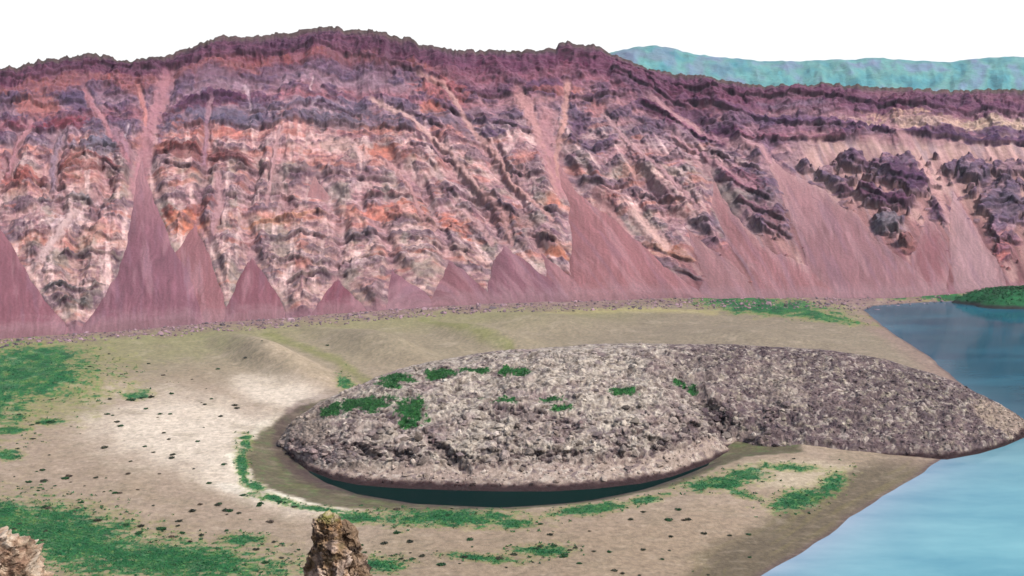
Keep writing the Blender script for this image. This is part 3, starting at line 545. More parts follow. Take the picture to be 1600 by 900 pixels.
def ground_paint(px, py, X, Y, h, sl, sb, spd):
    n1 = fbm(px / 60, py / 24, 320, 4); n2 = fbm(px / 20, py / 5.5, 321, 4); n3 = fbm(px / 6, py / 2.2, 322, 3)
    c = np.zeros(px.shape + (3,)) + (176, 156, 142)
    c = mixc(c, sm(-.3, .5, n1) * .5, (160, 142, 124))
    pale = np.maximum(np.maximum(blob(px, py, 330, 690, 240, 80, 8), blob(px, py, 400, 760, 180, 40, 18)), blob(px, py, 440, 620, 110, 30, 10))
    c = mixc(c, sm(-.2, .65, pale + .25 * n1) * .95, (230, 214, 202))
    c = mixc(c, sm(-.05, .3, blob(px, py, 440, 785, 130, 12, 12) + .2 * n2) * .8, (236, 224, 214))
    # olive-grey flats towards the cliff
    c = mixc(c, sm(620, 560, py + 14 * n1 + .03 * (px - 400)) * .75, (160, 148, 128))
    c = mixc(c, sm(800, 1000, px) * sm(620, 560, py) * .6, (148, 134, 122))
    c = mixc(c, sm(-.2, .4, blob(px, py, 480, 585, 90, 16, 16) + .15 * n2) * .7, (198, 178, 158))
    c = mixc(c, sm(540, 505, py + .04 * px - 20 + 8 * n1) * sm(1100, 900, px) * .5, (150, 150, 104))
    d, _ = dline(px + 5 * n1, py + 3 * n2, [(415,525),(480,548),(530,568),(560,592),(590,606)]); c = mixc(c, sm(11, 0, d) * .65, (140, 142, 92))
    d, _ = dline(px + 5 * n1, py + 3 * n2, [(660,505),(720,526),(800,552)]); c = mixc(c, sm(10, 0, d) * .65, (140, 142, 92))
    d, _ = dline(px + 5 * n1, py + 3 * n2, [(850,492),(1000,488),(1120,492)]); c = mixc(c, sm(7, 0, d) * .55, (196, 184, 128))
    # foreground brownish flats
    c = mixc(c, sm(820, 870, py + .04 * (px - 600)) * sm(480, 620, px) * .8, (164, 146, 128))
    c = mixc(c, sm(780, 830, py) * sm(600, 700, px) * sm(1250, 1150, px) * .5, (168, 146, 130))
    c = mixc(c, sm(-.1, .3, blob(px, py, 1250, 745, 120, 24, 0) + .2 * n2) * .8, (200, 184, 164))
    c = mixc(c, sm(-.2, .5, blob(px, py, 170, 545, 260, 34, -2) + .3 * n2 + .2 * n1) * .45, (150, 150, 108))
    c = mixc(c, sm(-.1, .5, blob(px, py, 60, 620, 130, 60, 0) + .3 * n2) * .5, (150, 148, 106))
    c = mixc(c, sm(3.5, 0, np.abs(sb + 2.5 + 2.5 * n2)) * sm(560, 520, px) * sm(640, 700, py) * .8, (246, 238, 224))
    # near wall foot: pink grit
    ft = basec(px)
    c = mixc(c, sm(22, 4, py - ft + 8 * n2 + 5 * n1) * .9, (152, 122, 126))
    # banks: pond basin, damp; lake shore, dark wet sand
    c = mixc(c, sm(-1, 3, sb + 2.5 * n2) * .95, (110, 102, 84))
    c = mixc(c, sm(-1, 3, sb + 2.5 * n2) * sm(.1, .5, n1 + .3 * n2) * .5, (112, 116, 78))
    c = mixc(c, sm(-7, -1, spd) * .9, (88, 74, 74))
    c = mixc(c, sm(.1, .5, n2 + .4 * n3) * .45 * sm(-1, 3, sb) , (96, 120, 76))
    dm, _ = dline(px, py, [(520,618),(470,640),(442,670),(434,700),(452,724),(480,742),(520,756)]); c = mixc(c, sm(17, 3, dm + 5 * n2) * sm(600, 660, py) * .65, (96, 76, 78))
    near = sm(690, 740, py)
    c = mixc(c, sm(-30 - 8 * n1, -16, sl) * near * .95, (116, 104, 90))
    c = mixc(c, sm(-34, -10, sl) * near * sm(.0, .4, fbm(sl / 4, py / 60, 325, 3)) * .5, (134, 124, 92))
    c = mixc(c, sm(-26, -6, sl + 3 * n1) * (1 - near) * .8, (158, 134, 128))
    c = mixc(c, sm(-3.5, -.5, sl + .6 * n2) * .7, (112, 94, 96))
    c = mixc(c, sm(0, 6, sl), (120, 130, 140))
    g = np.full(px.shape, -9.)
    for (cx, cy, rx, ry, an, k) in GREEN: g = np.maximum(g, blob(px, py, cx, cy, rx, ry, an) + (k - 1) * .35)
    n4 = fbm(px / 34 + .4 * py / 34, py / 4.2, 335, 3)
    gm = g * 1.0 + .45 * n2 + .45 * n3 + .2 * n1 + .35 * n4 - .08
    gm = np.where((sl > -1.5) | (spd > -2), -1, gm)
    yl = sm(-.6, .1, gm) * .7
    c = mixc(c, yl * (1 - near * .2), (150, 148, 96))
    gs = cmap(.5 + .6 * fbm(px / 20, py / 7, 331, 3) + .35 * n3, [(0,(22,78,50)),(.5,(38,112,70)),(.8,(84,132,78)),(1,(130,142,90))])
    m = (sm(-.10, .34, gm) * (.82 + .18 * sm(-.2, .3, n3)))[..., None]
    c = c * (1 - m) + gs * m
    # scattered stones and tussocks baked as soil mottling
    c = (c - 160) * 1.08 + 160; c = c * (.97, .98, .945); c = mixc(c, sm(.1, .6, fbm(px / 90, py / 20, 336, 4)) * .28, (140, 128, 106)); c = mixc(c, sm(.2, .6, fbm(px / 40, py / 5, 337, 3)) * .22, (206, 190, 170))
    c = c * (1 + .075 * n3 + .055 * n2)[..., None]
    c = mixc(c, sm(.35, .7, fbm(px / 9, py / 3, 333, 3)) * .22, (120, 116, 88))
    return c, gm
def build_ground():
    cx = cols_px(1.8, -80, 1680, 2400, 60)
    az = (cx - 800) / FPX; ux = az / np.hypot(1, az); uy = 1 / np.hypot(1, az)
    pr = np.concatenate([np.arange(930, 720, -1.3), np.arange(720, 520, -1.1), np.arange(520, 440, -.8)])
    _x, rr = unproject(800 + 0 * pr, pr, 2.0)
    lo = np.concatenate([np.linspace(0, 30, 12), np.linspace(38, 335, 60)]); hi = np.linspace(rr[-1] + 15, 1700, 20)
    rr = np.concatenate([lo, rr[rr > 336], hi]); 
    RR, _ = np.meshgrid(rr, cx, indexing='ij')
    # keep rows at constant depth in the frame, wider circle outside
    X = RR * az[None]; Y = RR + 0 * X
    h, sl, sb, spd, px, py = ground_h(X, Y)
    rad = np.hypot(X, Y)
    nsl = 148.3 - rad * .47 + np.where(rad > 25, 2.5, .1) * fbm(X / 30, Y / 30, 340, 4) * sm(2, 40, rad)
    nsl = nsl - 3 * sm(10, 60, rad)
    isn = nsl > h
    h2 = np.where(isn, nsl, h)
    c, gm = ground_paint(px, py, X, Y, h, sl, sb, spd)
    c[isn] = (150, 128, 108)
    V = np.stack([X, Y, h2], -1)
    o = mesh_from('ground', V.reshape(-1, 3), grid_faces(*X.shape), lin(c, ALB).reshape(-1, 3), M_soil, smooth=True)
    tag(o, kind='structure')
    return X, Y, h2, gm, px, py, isn
GX, GY, GH, GM, GPX, GPY, GIN = build_ground()
# the land beyond, down to the horizon
pv = np.array([(-12000,-12000,-60),(12000,-12000,-60),(12000,12000,-60),(-12000,12000,-60)], float)
tag(mesh_from('terrain', pv, np.array([[0,1,2,3]]), np.tile(lin((130,120,95), ALB), (4, 1)), M_soil), kind='structure')

bm_ = np.array([(x, y, z) for z in (-61, 480) for y in (-12100, 12100) for x in (-12100, 12100)], float)
hm = bpy.data.materials.new('haze_air'); hm.use_nodes = True; N = hm.node_tree.nodes; N.remove(N['Principled BSDF'])
pv_ = N.new('ShaderNodeVolumePrincipled'); pv_.inputs['Color'].default_value = (.86, .92, 1, 1); pv_.inputs['Density'].default_value = .00002
hm.node_tree.links.new(pv_.outputs[0], N['Material Output'].inputs['Volume'])
tag(mesh_from('haze', bm_, np.array([[0,2,3,1],[4,5,7,6],[0,1,5,4],[2,6,7,3],[0,4,6,2],[1,3,7,5]]), None, hm), 'thin pale haze filling the air of the crater', 'haze', kind='stuff')

# ================================================================ WATER
def water_mat(name, deep, rough, bump, scale=.35, spec=.5, ior=1.07):
    m = bpy.data.materials.new(name); m.use_nodes = True; t = m.node_tree; N = t.nodes; L = t.links
    p = N['Principled BSDF']; p.inputs['Roughness'].default_value = rough; p.inputs['IOR'].default_value = ior; p.inputs['Specular IOR Level'].default_value = spec
    g = N.new('ShaderNodeNewGeometry'); mp = N.new('ShaderNodeMapping'); mp.inputs['Scale'].default_value = (.009, .022, 1)
    L.new(g.outputs['Position'], mp.inputs[0])
    n = N.new('ShaderNodeTexNoise'); n.inputs['Scale'].default_value = 1; n.inputs['Detail'].default_value = 7; n.inputs['Roughness'].default_value = .65; L.new(mp.outputs[0], n.inputs['Vector'])
    r = N.new('ShaderNodeValToRGB'); r.color_ramp.elements[0].position = .36; r.color_ramp.elements[1].position = .66
    r.color_ramp.elements[0].color = (*deep[0], 1); r.color_ramp.elements[1].color = (*deep[1], 1)
    a = N.new('ShaderNodeAttribute'); a.attribute_name = 'Col'
    mx = N.new('ShaderNodeMix'); mx.data_type = 'RGBA'; mx.blend_type = 'MULTIPLY'; mx.inputs[0].default_value = 1
    L.new(n.outputs[0], r.inputs[0]); L.new(r.outputs[0], mx.inputs[6]); L.new(a.outputs['Color'], mx.inputs[7])
    L.new(mx.outputs[2], p.inputs['Base Color'])
    mr = N.new('ShaderNodeMapRange'); mr.inputs[1].default_value = .35; mr.inputs[2].default_value = .65; mr.inputs[3].default_value = rough * .6; mr.inputs[4].default_value = rough * 1.6
    L.new(n.outputs[0], mr.inputs[0]); L.new(mr.outputs[0], p.inputs['Roughness'])
    n2 = N.new('ShaderNodeTexNoise'); n2.inputs['Scale'].default_value = scale; n2.inputs['Detail'].default_value = 3; L.new(g.outputs['Position'], n2.inputs['Vector'])
    b = N.new('ShaderNodeBump'); b.inputs['Strength'].default_value = bump; b.inputs['Distance'].default_value = .3
    L.new(n2.outputs[0], b.inputs['Height']); L.new(b.outputs[0], p.inputs['Normal'])
    return m
M_lake = water_mat('lake_water', [(.05, .145, .185), (.095, .215, .24)], .08, .14)
M_pond = water_mat('pond_water', [(.001, .006, .006), (.002, .010, .008)], .05, .05, spec=.1, ior=1.03)
# lake sheet: fine grid so that the shallows can be paler near the shore
xs = np.linspace(-10, 1400, 330) ; ys = np.linspace(150, 1250, 300)
LX, LY = np.meshgrid(xs, ys)
sl = sdpoly(LX, LY, lake_poly)
shal = np.exp(-np.clip(sl, 0, 999) / 16)
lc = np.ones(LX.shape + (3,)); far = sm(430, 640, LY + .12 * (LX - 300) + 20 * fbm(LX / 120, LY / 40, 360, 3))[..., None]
lc = lc * (1 - far) + np.array((.09, .23, .28)) * far  # far water darkened, near left bright: cliff and sky reflection painted into colour
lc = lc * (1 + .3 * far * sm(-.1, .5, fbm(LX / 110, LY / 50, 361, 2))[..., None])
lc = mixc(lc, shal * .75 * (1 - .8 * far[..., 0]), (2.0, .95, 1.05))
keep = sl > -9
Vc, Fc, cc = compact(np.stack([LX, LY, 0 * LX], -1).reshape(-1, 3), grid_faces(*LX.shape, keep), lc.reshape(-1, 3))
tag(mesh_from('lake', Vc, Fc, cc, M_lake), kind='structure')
pp = np.array(pond_poly); xs = np.linspace(pp[:,0].min() - 6, pp[:,0].max() + 4, 60); ys = np.linspace(pp[:,1].min() - 6, pp[:,1].max() + 10, 40)
QX, QY = np.meshgrid(xs, ys); keep = sdpoly(QX, QY, pond_poly) > -7
Vc, Fc, cc = compact(np.stack([QX, QY, 0 * QX + .05], -1).reshape(-1, 3), grid_faces(*QX.shape, keep), np.ones((QX.size, 3)))
tag(mesh_from('pond', Vc, Fc, cc, M_pond), kind='structure')

# ================================================================ LAVA MOUND (rocky peninsula)
def build_mound():
    yf = curve([(432,697),(440,705),(455,718),(480,735),(520,750),(560,758),(620,763),(700,766),(780,768),(860,768),(930,764),(1000,756),(1050,745),(1100,727),(1150,706),(1175,704),(1230,710),(1300,714),(1400,717),(1480,718),(1530,709),(1570,697),(1600,684),(1612,672)])
    yr = curve([(432,695),(440,684),(450,668),(470,652),(500,632),(560,603),(620,581),(680,567),(760,554),(850,545),(940,541),(1000,540),(1150,541),(1230,544),(1300,550),(1380,564),(1450,583),(1500,602),(1540,621),(1575,640),(1600,656),(1612,670)])
    Hf = curve([(432,0),(440,3),(455,7),(480,12),(520,17),(600,24),(700,29),(850,33),(1000,33),(1100,31),(1200,30),(1300,28),(1400,22),(1480,16),(1540,10),(1580,5),(1612,0.3)])
    cx = np.arange(434, 1611, 1.15); nc = len(cx)
    z0 = 0.
    Xf, Yf = unproject(cx, yf(cx), z0); H = Hf(cx)
    az = Xf / Yf; ux = az / np.hypot(1, az); uy = 1 / np.hypot(1, az); rf = np.hypot(Xf, Yf)
    px = cx.copy()
    for _ in range(5):
        Xr, Yr = unproject(px, yr(px), H); rr = np.hypot(Xr, Yr); px, _q = project(rr * ux, rr * uy, H)
    rr = np.maximum(rr, rf + 3)
    u = np.concatenate([np.linspace(-.03, 1, 260), 1 + np.linspace(0, 1, 40)[1:]])[:, None]
    U = np.clip(u, 0, 1)
    prof = np.interp(U, [0, .05, .10, .13, .17, .25, .4, .6, .8, 1], [0, .10, .20, .26, .36, .50, .70, .85, .95, 1.0])
    prof2 = np.interp(U, [0, .06, .2, .4, .6, .8, 1], [0, .13, .38, .62, .82, .94, 1.0])
    wr = sm(1120, 1200, cx)[None]
    prof = prof * (1 - wr) + prof2 * wr
    bk = np.clip(u - 1, 0, 1)
    Zb = H[None] * prof - bk ** 1.5 * (H[None] + 4) - sm(0, -.03, u) * 2.0
    Rr = rf[None] + (rr - rf)[None] * np.clip(u, -1, 1) + bk * (H[None] * 2.2 + 4)
    X = Rr * ux[None]; Y = Rr * uy[None]
    PX, PY = project(X, Y, Zb)
    e = sm(0, .06, u) * sm(0, 8, H)[None]
    topfade = .35 + .65 * sm(1.0, .8, U)
    Ys = Y * .8 + 1.7 * Zb
    wxx = X + 3 * fbm(X / 12, Ys / 12, 401, 3); wyy = Ys + 3 * fbm(X / 12, Ys / 12, 402, 3)
    big = 4.2 * ridged(wxx / 38, wyy / 30, 403, 2); mid = (1.6 + 1.4 * sm(1200, 1080, PX)) * ridged(wxx / 11, wyy / 10, 404, 3)
    f1, f2, cid = worley(wxx / 4.2, wyy / 4.6, 405); g1, g2, gid = worley(wxx / 1.9, wyy / 2.4, 406)
    blk = 2.3 * (cid - .5) * sm(0, .5, f2 - f1) + 1.0 * (gid - .5) * sm(0, .4, g2 - g1) + .9 * sm(0, .3, g2 - g1)
    h1, h2, hid = worley(wxx / 3.4, wyy / 3.4, 433)
    hl = np.full(PX.shape, 99.)
    for Q in ([(520,690),(560,704),(600,716),(650,712)], [(672,690),(700,712),(735,745)], [(735,742),(790,722),(860,712),(930,724),(1000,716),(1060,692)], [(1080,700),(1110,680),(1128,660)], [(760,640),(820,650),(900,668)], [(600,660),(640,672)]):
        hl = np.minimum(hl, dline(PX + 8 * fbm(X / 9, Ys / 9, 434, 2), PY + 6 * fbm(X / 9, Ys / 9, 435, 2), Q)[0])
    hlm = sm(15, 3, hl)
    holes = sm(.52, .25, h1) * np.clip((hid - (.86 - .5 * hlm)) * 12, 0, 1)
    fine = .8 * fbm(X / 2.2, Ys / 2.6, 407, 3)
    # collapsed scarp with cavities on the near side
    scarp = sm(.09, .14, U) * sm(.34, .17, U) * (1 - wr) * sm(455, 520, PX)
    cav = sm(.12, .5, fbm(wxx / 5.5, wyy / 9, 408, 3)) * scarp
    apron = sm(.13, .08, U) * (1 - wr)
    d = big * 1.0 + mid * .45 + blk * .5 + .7 * fine + scarp * (.2 * mid + .4 * blk) - 1.6 * cav - 1.8 * holes * (.3 + .7 * hlm) - .9 * hlm
    d = d * (1 - .82 * apron)
    # ravine between the two flows
    dl, tl = dline(PX + 7 * fbm(X / 14, Y / 14, 409, 3), PY, [(1160,703),(1135,680),(1118,655),(1090,628),(1058,606),(1020,590)])
    d = d - (7 * sm(26, 3, dl) * sm(1.0, .5, tl)) + 3.0 * sm(1175, 1130, PX) * sm(1040, 1100, PX) * sm(600, 650, PY)
    dl2, _ = dline(PX, PY, [(1105,640),(1140,655)]); d = d - 5 * sm(18, 4, dl2)
    dl3, tl3 = dline(PX + 6 * fbm(X / 10, Y / 10, 410, 3), PY, [(672,690),(690,705),(715,725),(728,738)]); d = d - 3.2 * sm(12, 2, dl3)
    dl4, _ = dline(PX + 6 * fbm(X / 10, Y / 10, 411, 3), PY + 3 * fbm(X / 8, Y / 8, 412, 2), [(548,700),(590,714),(640,712)]); d = d - 3.4 * sm(8, 1, dl4)
    d = d * e * topfade
    stp = sm(.10, .16, U) * sm(.42, .25, U) * (1 - wr)
    Z = Zb + d * (.8 - .4 * stp); rad = np.hypot(X, Y); sc = 1 - d * (.45 + .35 * stp) / rad; X = X * sc; Y = Y * sc
    # mineral colours, plus shade painted into cavities, holes and the lobe contact
    n1 = fbm(X / 30, Ys / 40, 420, 3); n2 = fbm(X / 6, Ys / 7, 421, 4); n3 = fbm(X / 1.6, Ys / 1.8, 422, 3, .6)
    c = cmap(.5 + .5 * n2 + .3 * n3, [(0,(76,66,60)),(.3,(130,120,112)),(.5,(168,158,148)),(.75,(190,180,168)),(1,(218,208,190))])
    rightdk = sm(980, 1180, PX + 30 * n1 - .4 * (PY - 620))
    c2 = cmap(.5 + .5 * n2 + .35 * n3, [(0,(72,60,66)),(.35,(110,97,98)),(.6,(130,117,114)),(.8,(150,141,128)),(1,(184,174,156))])
    c = mixc(c, sm(.15, .5, fbm(X / 14, Y / 14, 431, 3)) * .45, (126, 108, 112))
    c = c * (1 - rightdk[..., None]) + c2 * rightdk[..., None]
    c = mixc(c, sm(-.1, .5, n1) * .3, (146, 124, 126)); c = mixc(c, sm(.0, .6, -ridged(wxx / 11, wyy / 10, 404, 3)) * .45, (96, 82, 84)); c = mixc(c, sm(.35, .75, ridged(wxx / 11, wyy / 10, 404, 3)) * .3 * (1 - rightdk), (206, 192, 174))
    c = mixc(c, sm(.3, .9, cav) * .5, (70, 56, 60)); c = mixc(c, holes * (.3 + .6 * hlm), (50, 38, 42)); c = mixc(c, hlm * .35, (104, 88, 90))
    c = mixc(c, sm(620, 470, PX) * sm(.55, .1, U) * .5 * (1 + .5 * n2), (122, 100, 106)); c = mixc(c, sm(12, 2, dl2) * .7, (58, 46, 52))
    c = mixc(c, apron * .7 * (1 + .2 * n2), (178, 160, 148))
    c = mixc(c, (gid > .86) * .5, (212, 202, 190)); c = mixc(c, (gid < .12) * .4, (96, 84, 92))
    c = mixc(c, sm(-.1, .35, blob(PX, PY, 1570, 660, 60, 22, 25) + .3 * n2) * .6, (188, 170, 152))
    c = mixc(c, sm(-.1, .3, blob(PX, PY, 1215, 605, 60, 34, 30) + .4 * n2) * .3, (200, 186, 170))
    c = mixc(c, sm(2.8, 1.1, Z + .8 * n2) * .9, (58, 42, 44))
    c = mixc(c, sm(0, .3, blob(PX, PY, 470, 650, 60, 60, 0)) * .4, (132, 116, 108))
    gb = np.full(PX.shape, -9.)
    for b in [(570,638,48,13,-8,1),(642,648,24,20,0,.9),(620,594,28,8,0,.9),(605,605,24,9,0,.8),(690,588,30,7,0,.8),(740,583,30,6,0,.8),(640,664,20,8,0,.8),(800,585,34,5,0,.6),(815,590,20,6,0,.5),(790,632,40,7,0,.5),(880,642,22,7,0,.6),(975,618,30,6,0,.55),(860,628,26,6,0,.5),(1060,600,16,7,20,.5),(1080,610,12,6,20,.5),(520,648,24,10,-25,.7)]:
        gb = np.maximum(gb, blob(PX, PY, *b[:5]) + (b[5] - 1) * .5)
    gm = gb + .6 * n2 + .45 * n3
    gs = cmap(.5 + .5 * n2, [(0,(34,88,52)),(1,(72,124,66))])
    m = sm(.02, .22, gm)[..., None]; c = c * (1 - m) + gs * m
    c = (c - 140) * 1.14 + 136; c = c * (1 + .12 * n3)[..., None]
    Vv = np.stack([X, Y, Z], -1)
    tag(mesh_from('lava_hill', Vv.reshape(-1, 3), grid_faces(*X.shape), lin(np.clip(c, 12, 245), ALB).reshape(-1, 3), M_lava, smooth=True), kind='structure')
    return Vv, c, gm, PX, PY, apron * np.ones(PX.shape), U * np.ones(PX.shape), cid
MV, MC, MGM, MPX, MPY, MAP, MU, MCID = build_mound()

# ================================================================ ROCK AND PLANT PIECES
phi = (1 + 5 ** .5) / 2
ICO_V = np.array([(-1,phi,0),(1,phi,0),(-1,-phi,0),(1,-phi,0),(0,-1,phi),(0,1,phi),(0,-1,-phi),(0,1,-phi),(phi,0,-1),(phi,0,1),(-phi,0,-1),(-phi,0,1)]) / math.hypot(1, phi)
ICO_F = np.array([(0,11,5),(0,5,1),(0,1,7),(0,7,10),(0,10,11),(1,5,9),(5,11,4),(11,10,2),(10,7,6),(7,1,8),(3,9,4),(3,4,2),(3,2,6),(3,6,8),(3,8,9),(4,9,5),(2,4,11),(6,2,10),(8,6,7),(9,8,1)])
def many_rocks(pos, size, col, flat=.75):
    n = len(pos); V = ICO_V[None] * RNG.uniform(.62, 1.25, (n, 12, 1)) 
    V = V * (size[:, None] * RNG.uniform(.7, 1.35, (n, 3)) * (1, 1, flat))[:, None, :]
    a = RNG.uniform(0, 6.28, n); c, s = np.cos(a), np.sin(a)
    x = V[..., 0] * c[:, None] - V[..., 1] * s[:, None]; y = V[..., 0] * s[:, None] + V[..., 1] * c[:, None]
    V = np.stack([x, y, V[..., 2]], -1) + pos[:, None, :]
    F = ICO_F[None] + 12 * np.arange(n)[:, None, None]
    cc = np.repeat(col[:, None, :], 12, 1)
    return V.reshape(-1, 3), F.reshape(-1, 3), cc.reshape(-1, 3)
def many_tufts(pos, size, col, leaves=9):
    n = len(pos)
    th = RNG.uniform(0, 6.28, (n, leaves)); rad = RNG.uniform(0, .9, (n, leaves)); hh = RNG.uniform(.15, .75, (n, leaves))
    cen = np.stack([np.cos(th) * rad, np.sin(th) * rad, hh * (1.1 - rad * .7)], -1)
    a = RNG.normal(0, .42, (n, leaves, 3, 3)) * (1, 1, .7)
    V = (cen[:, :, None, :] + a) * size[:, None, None, None] + pos[:, None, None, :]
    F = np.arange(n * leaves * 3).reshape(-1, 3)
    cc = np.repeat((col[:, None, :] * RNG.uniform(.7, 1.3, (n, leaves, 1)))[:, :, None, :], 3, 2)
    return V.reshape(-1, 3), F, cc.reshape(-1, 3)
def pick(mask, n):
    idx = np.flatnonzero(mask.ravel()); return RNG.choice(idx, min(n, len(idx)), replace=False)

# rubble over the mound
mV = MV.reshape(-1, 3); mC = MC.reshape(-1, 3)
ok = (MU > .02) & (MU < 1) & (MV[..., 2] > .6) & (MGM < .1)
clus = fbm(MPX / 22, MPY / 10, 430, 3)
k1 = pick(ok & (MAP < .3) & (clus + .25 * (RNG.random(clus.shape) - .5) > .12 - .5 * sm(1000, 1200, MPX)), 6500); k2 = pick(ok & (MAP > .3), 500); k = np.concatenate([k1, k2])
sz = RNG.lognormal(-.75, .5, len(k)).clip(.22, 1.9) * np.where(MPX.ravel()[k] > 1150, .72, 1); cc = mC[k] * (1 + (RNG.random((len(k), 1)) - .5) * np.where(MPX.ravel()[k][:, None] > 1150, .3, .42))
V, F, c = many_rocks(mV[k] + np.array((0, 0, .1)), sz, lin(cc.clip(20, 240), ALB))
tag(mesh_from('rubble', V, F, c, M_lava), 'loose grey lava rubble covering the rocky hill between pond and lake', 'rubble', kind='stuff')
kb = pick(ok & (MAP < .3) & (MU < .34) & (MPX < 1230) & (clus > -.1), 260)
V, F, c = many_rocks(mV[kb] + np.array((0, 0, .4)), RNG.lognormal(.35, .35, len(kb)).clip(.8, 3.2), lin((mC[kb] * RNG.uniform(.8, 1.2, (len(kb), 1))).clip(20, 240), ALB))
tag(mesh_from('blocks', V, F, c, M_lava), 'larger angular lava blocks broken loose along the near side of the rocky hill', 'blocks', kind='stuff')
# grit and stones along the foot of the cliff
gx, gy = GX.ravel(), GY.ravel()
foot = (np.abs(GPY - basec(GPX) - 6) < 14) & (GPX > -80) & (GPX < 1480)
k = pick(foot, 3200); pos = np.stack([gx[k], gy[k], GH.ravel()[k] + .2], -1) + RNG.normal(0, 1.0, (len(k), 3)) * (1, 1, 0)
cc = np.where(RNG.random((len(k), 1)) < .3, np.array([[112, 100, 106]]), np.array([[160, 132, 140]])) * RNG.uniform(.8, 1.2, (len(k), 1))
V, F, c = many_rocks(pos, RNG.lognormal(-.2, .45, len(k)).clip(.35, 3), lin(cc, ALB))
tag(mesh_from('fallen_stones', V, F, c, M_lava), 'pinkish grey fallen stones strewn along the foot of the crater wall', 'stones', kind='stuff')
# grass and low turf
gok = (GM - .35 * RNG.random(GM.shape) > .05) & (GPX > -70) & (GPX < 1660) & ~GIN & (GPY < 925)
k = pick(gok, 24000); pos = np.stack([gx[k], gy[k], GH.ravel()[k]], -1) + RNG.normal(0, .5, (len(k), 3)) * (1, 1, 0)
cc = cmap((RNG.random(len(k)) * .5 + .5 * (.5 + fbm(pos[:,0] / 14, pos[:,1] / 20, 350, 3))).clip(0, 1), [(0,(28,88,54)),(.55,(52,126,74)),(1,(124,156,90))])
V, F, c = many_tufts(pos, RNG.uniform(.22, .55, len(k)), lin(cc, ALB), 6)
tag(mesh_from('grass', V, F, c, M_leaf), 'deep green grass growing in patches on the sandy crater floor', 'grass', kind='stuff')
kh = pick((GM > -.5) & (GM < .1) & (GPX > -70) & (GPX < 1560) & ~GIN & (GPY < 925), 1500); ph = np.stack([gx[kh], gy[kh], GH.ravel()[kh]], -1)
cc = cmap(RNG.random(len(kh)), [(0,(30,84,50)),(.6,(60,122,70)),(1,(128,144,88))])
V, F, c = many_tufts(ph, RNG.uniform(.35, .95, len(kh)), lin(cc, ALB), 9)
tag(mesh_from('tufts', V, F, c, M_leaf), 'scattered small green tufts thinning out around the grassy patches', 'tufts', kind='stuff')
k = pick((MGM > .12) & (MU < 1), 2500); cc = cmap(RNG.random(len(k)), [(0,(28,84,48)),(1,(80,130,70))])
V, F, c = many_tufts(mV[k], RNG.uniform(.4, .8, len(k)), lin(cc, ALB), 7)
tag(mesh_from('turf', V, F, c, M_leaf), 'green turf growing in hollows on top of the rocky hill', 'turf', kind='stuff')

# ---- shrubs dotted over the sand: each one a thing
def ground_z(X, Y):
    h = ground_h(np.array([X]), np.array([Y]))[0][0]; return float(h)
def shrub_mesh(seed, c0, c1):
    global RNG
    keep_rng = RNG; RNG = np.random.default_rng(seed)
    n = 26; th = RNG.uniform(0, 6.28, n); r = np.sqrt(RNG.random(n)) * .8
    pos = np.stack([r * np.cos(th), r * np.sin(th), RNG.uniform(0, .25, n)], -1)
    cc = cmap(RNG.random(n), [(0, c0), (1, c1)])
    V, F, c = many_tufts(pos, RNG.uniform(.35, .6, n), lin(cc, ALB), 9)
    V[:, 2] = np.maximum(V[:, 2], -.1)
    RNG = keep_rng
    return V, F, c
protos = {}
def proto_shrub(kind, i):
    key = (kind, i)
    if key not in protos:
        c0, c1 = {'green': ((30,70,42),(60,104,58)), 'dark': ((44,50,40),(78,80,58)), 'brown': ((84,72,62),(112,96,78))}[kind]
        V, F, c = shrub_mesh(60 + i + len(kind) * 10, c0, c1)
        o = mesh_from('shrub', V, F, c, M_leaf); protos[key] = [o, False]
    o, used = protos[key]
    if used: o2 = o.copy(); C.objects.link(o2); return o2
    protos[key][1] = True; return o
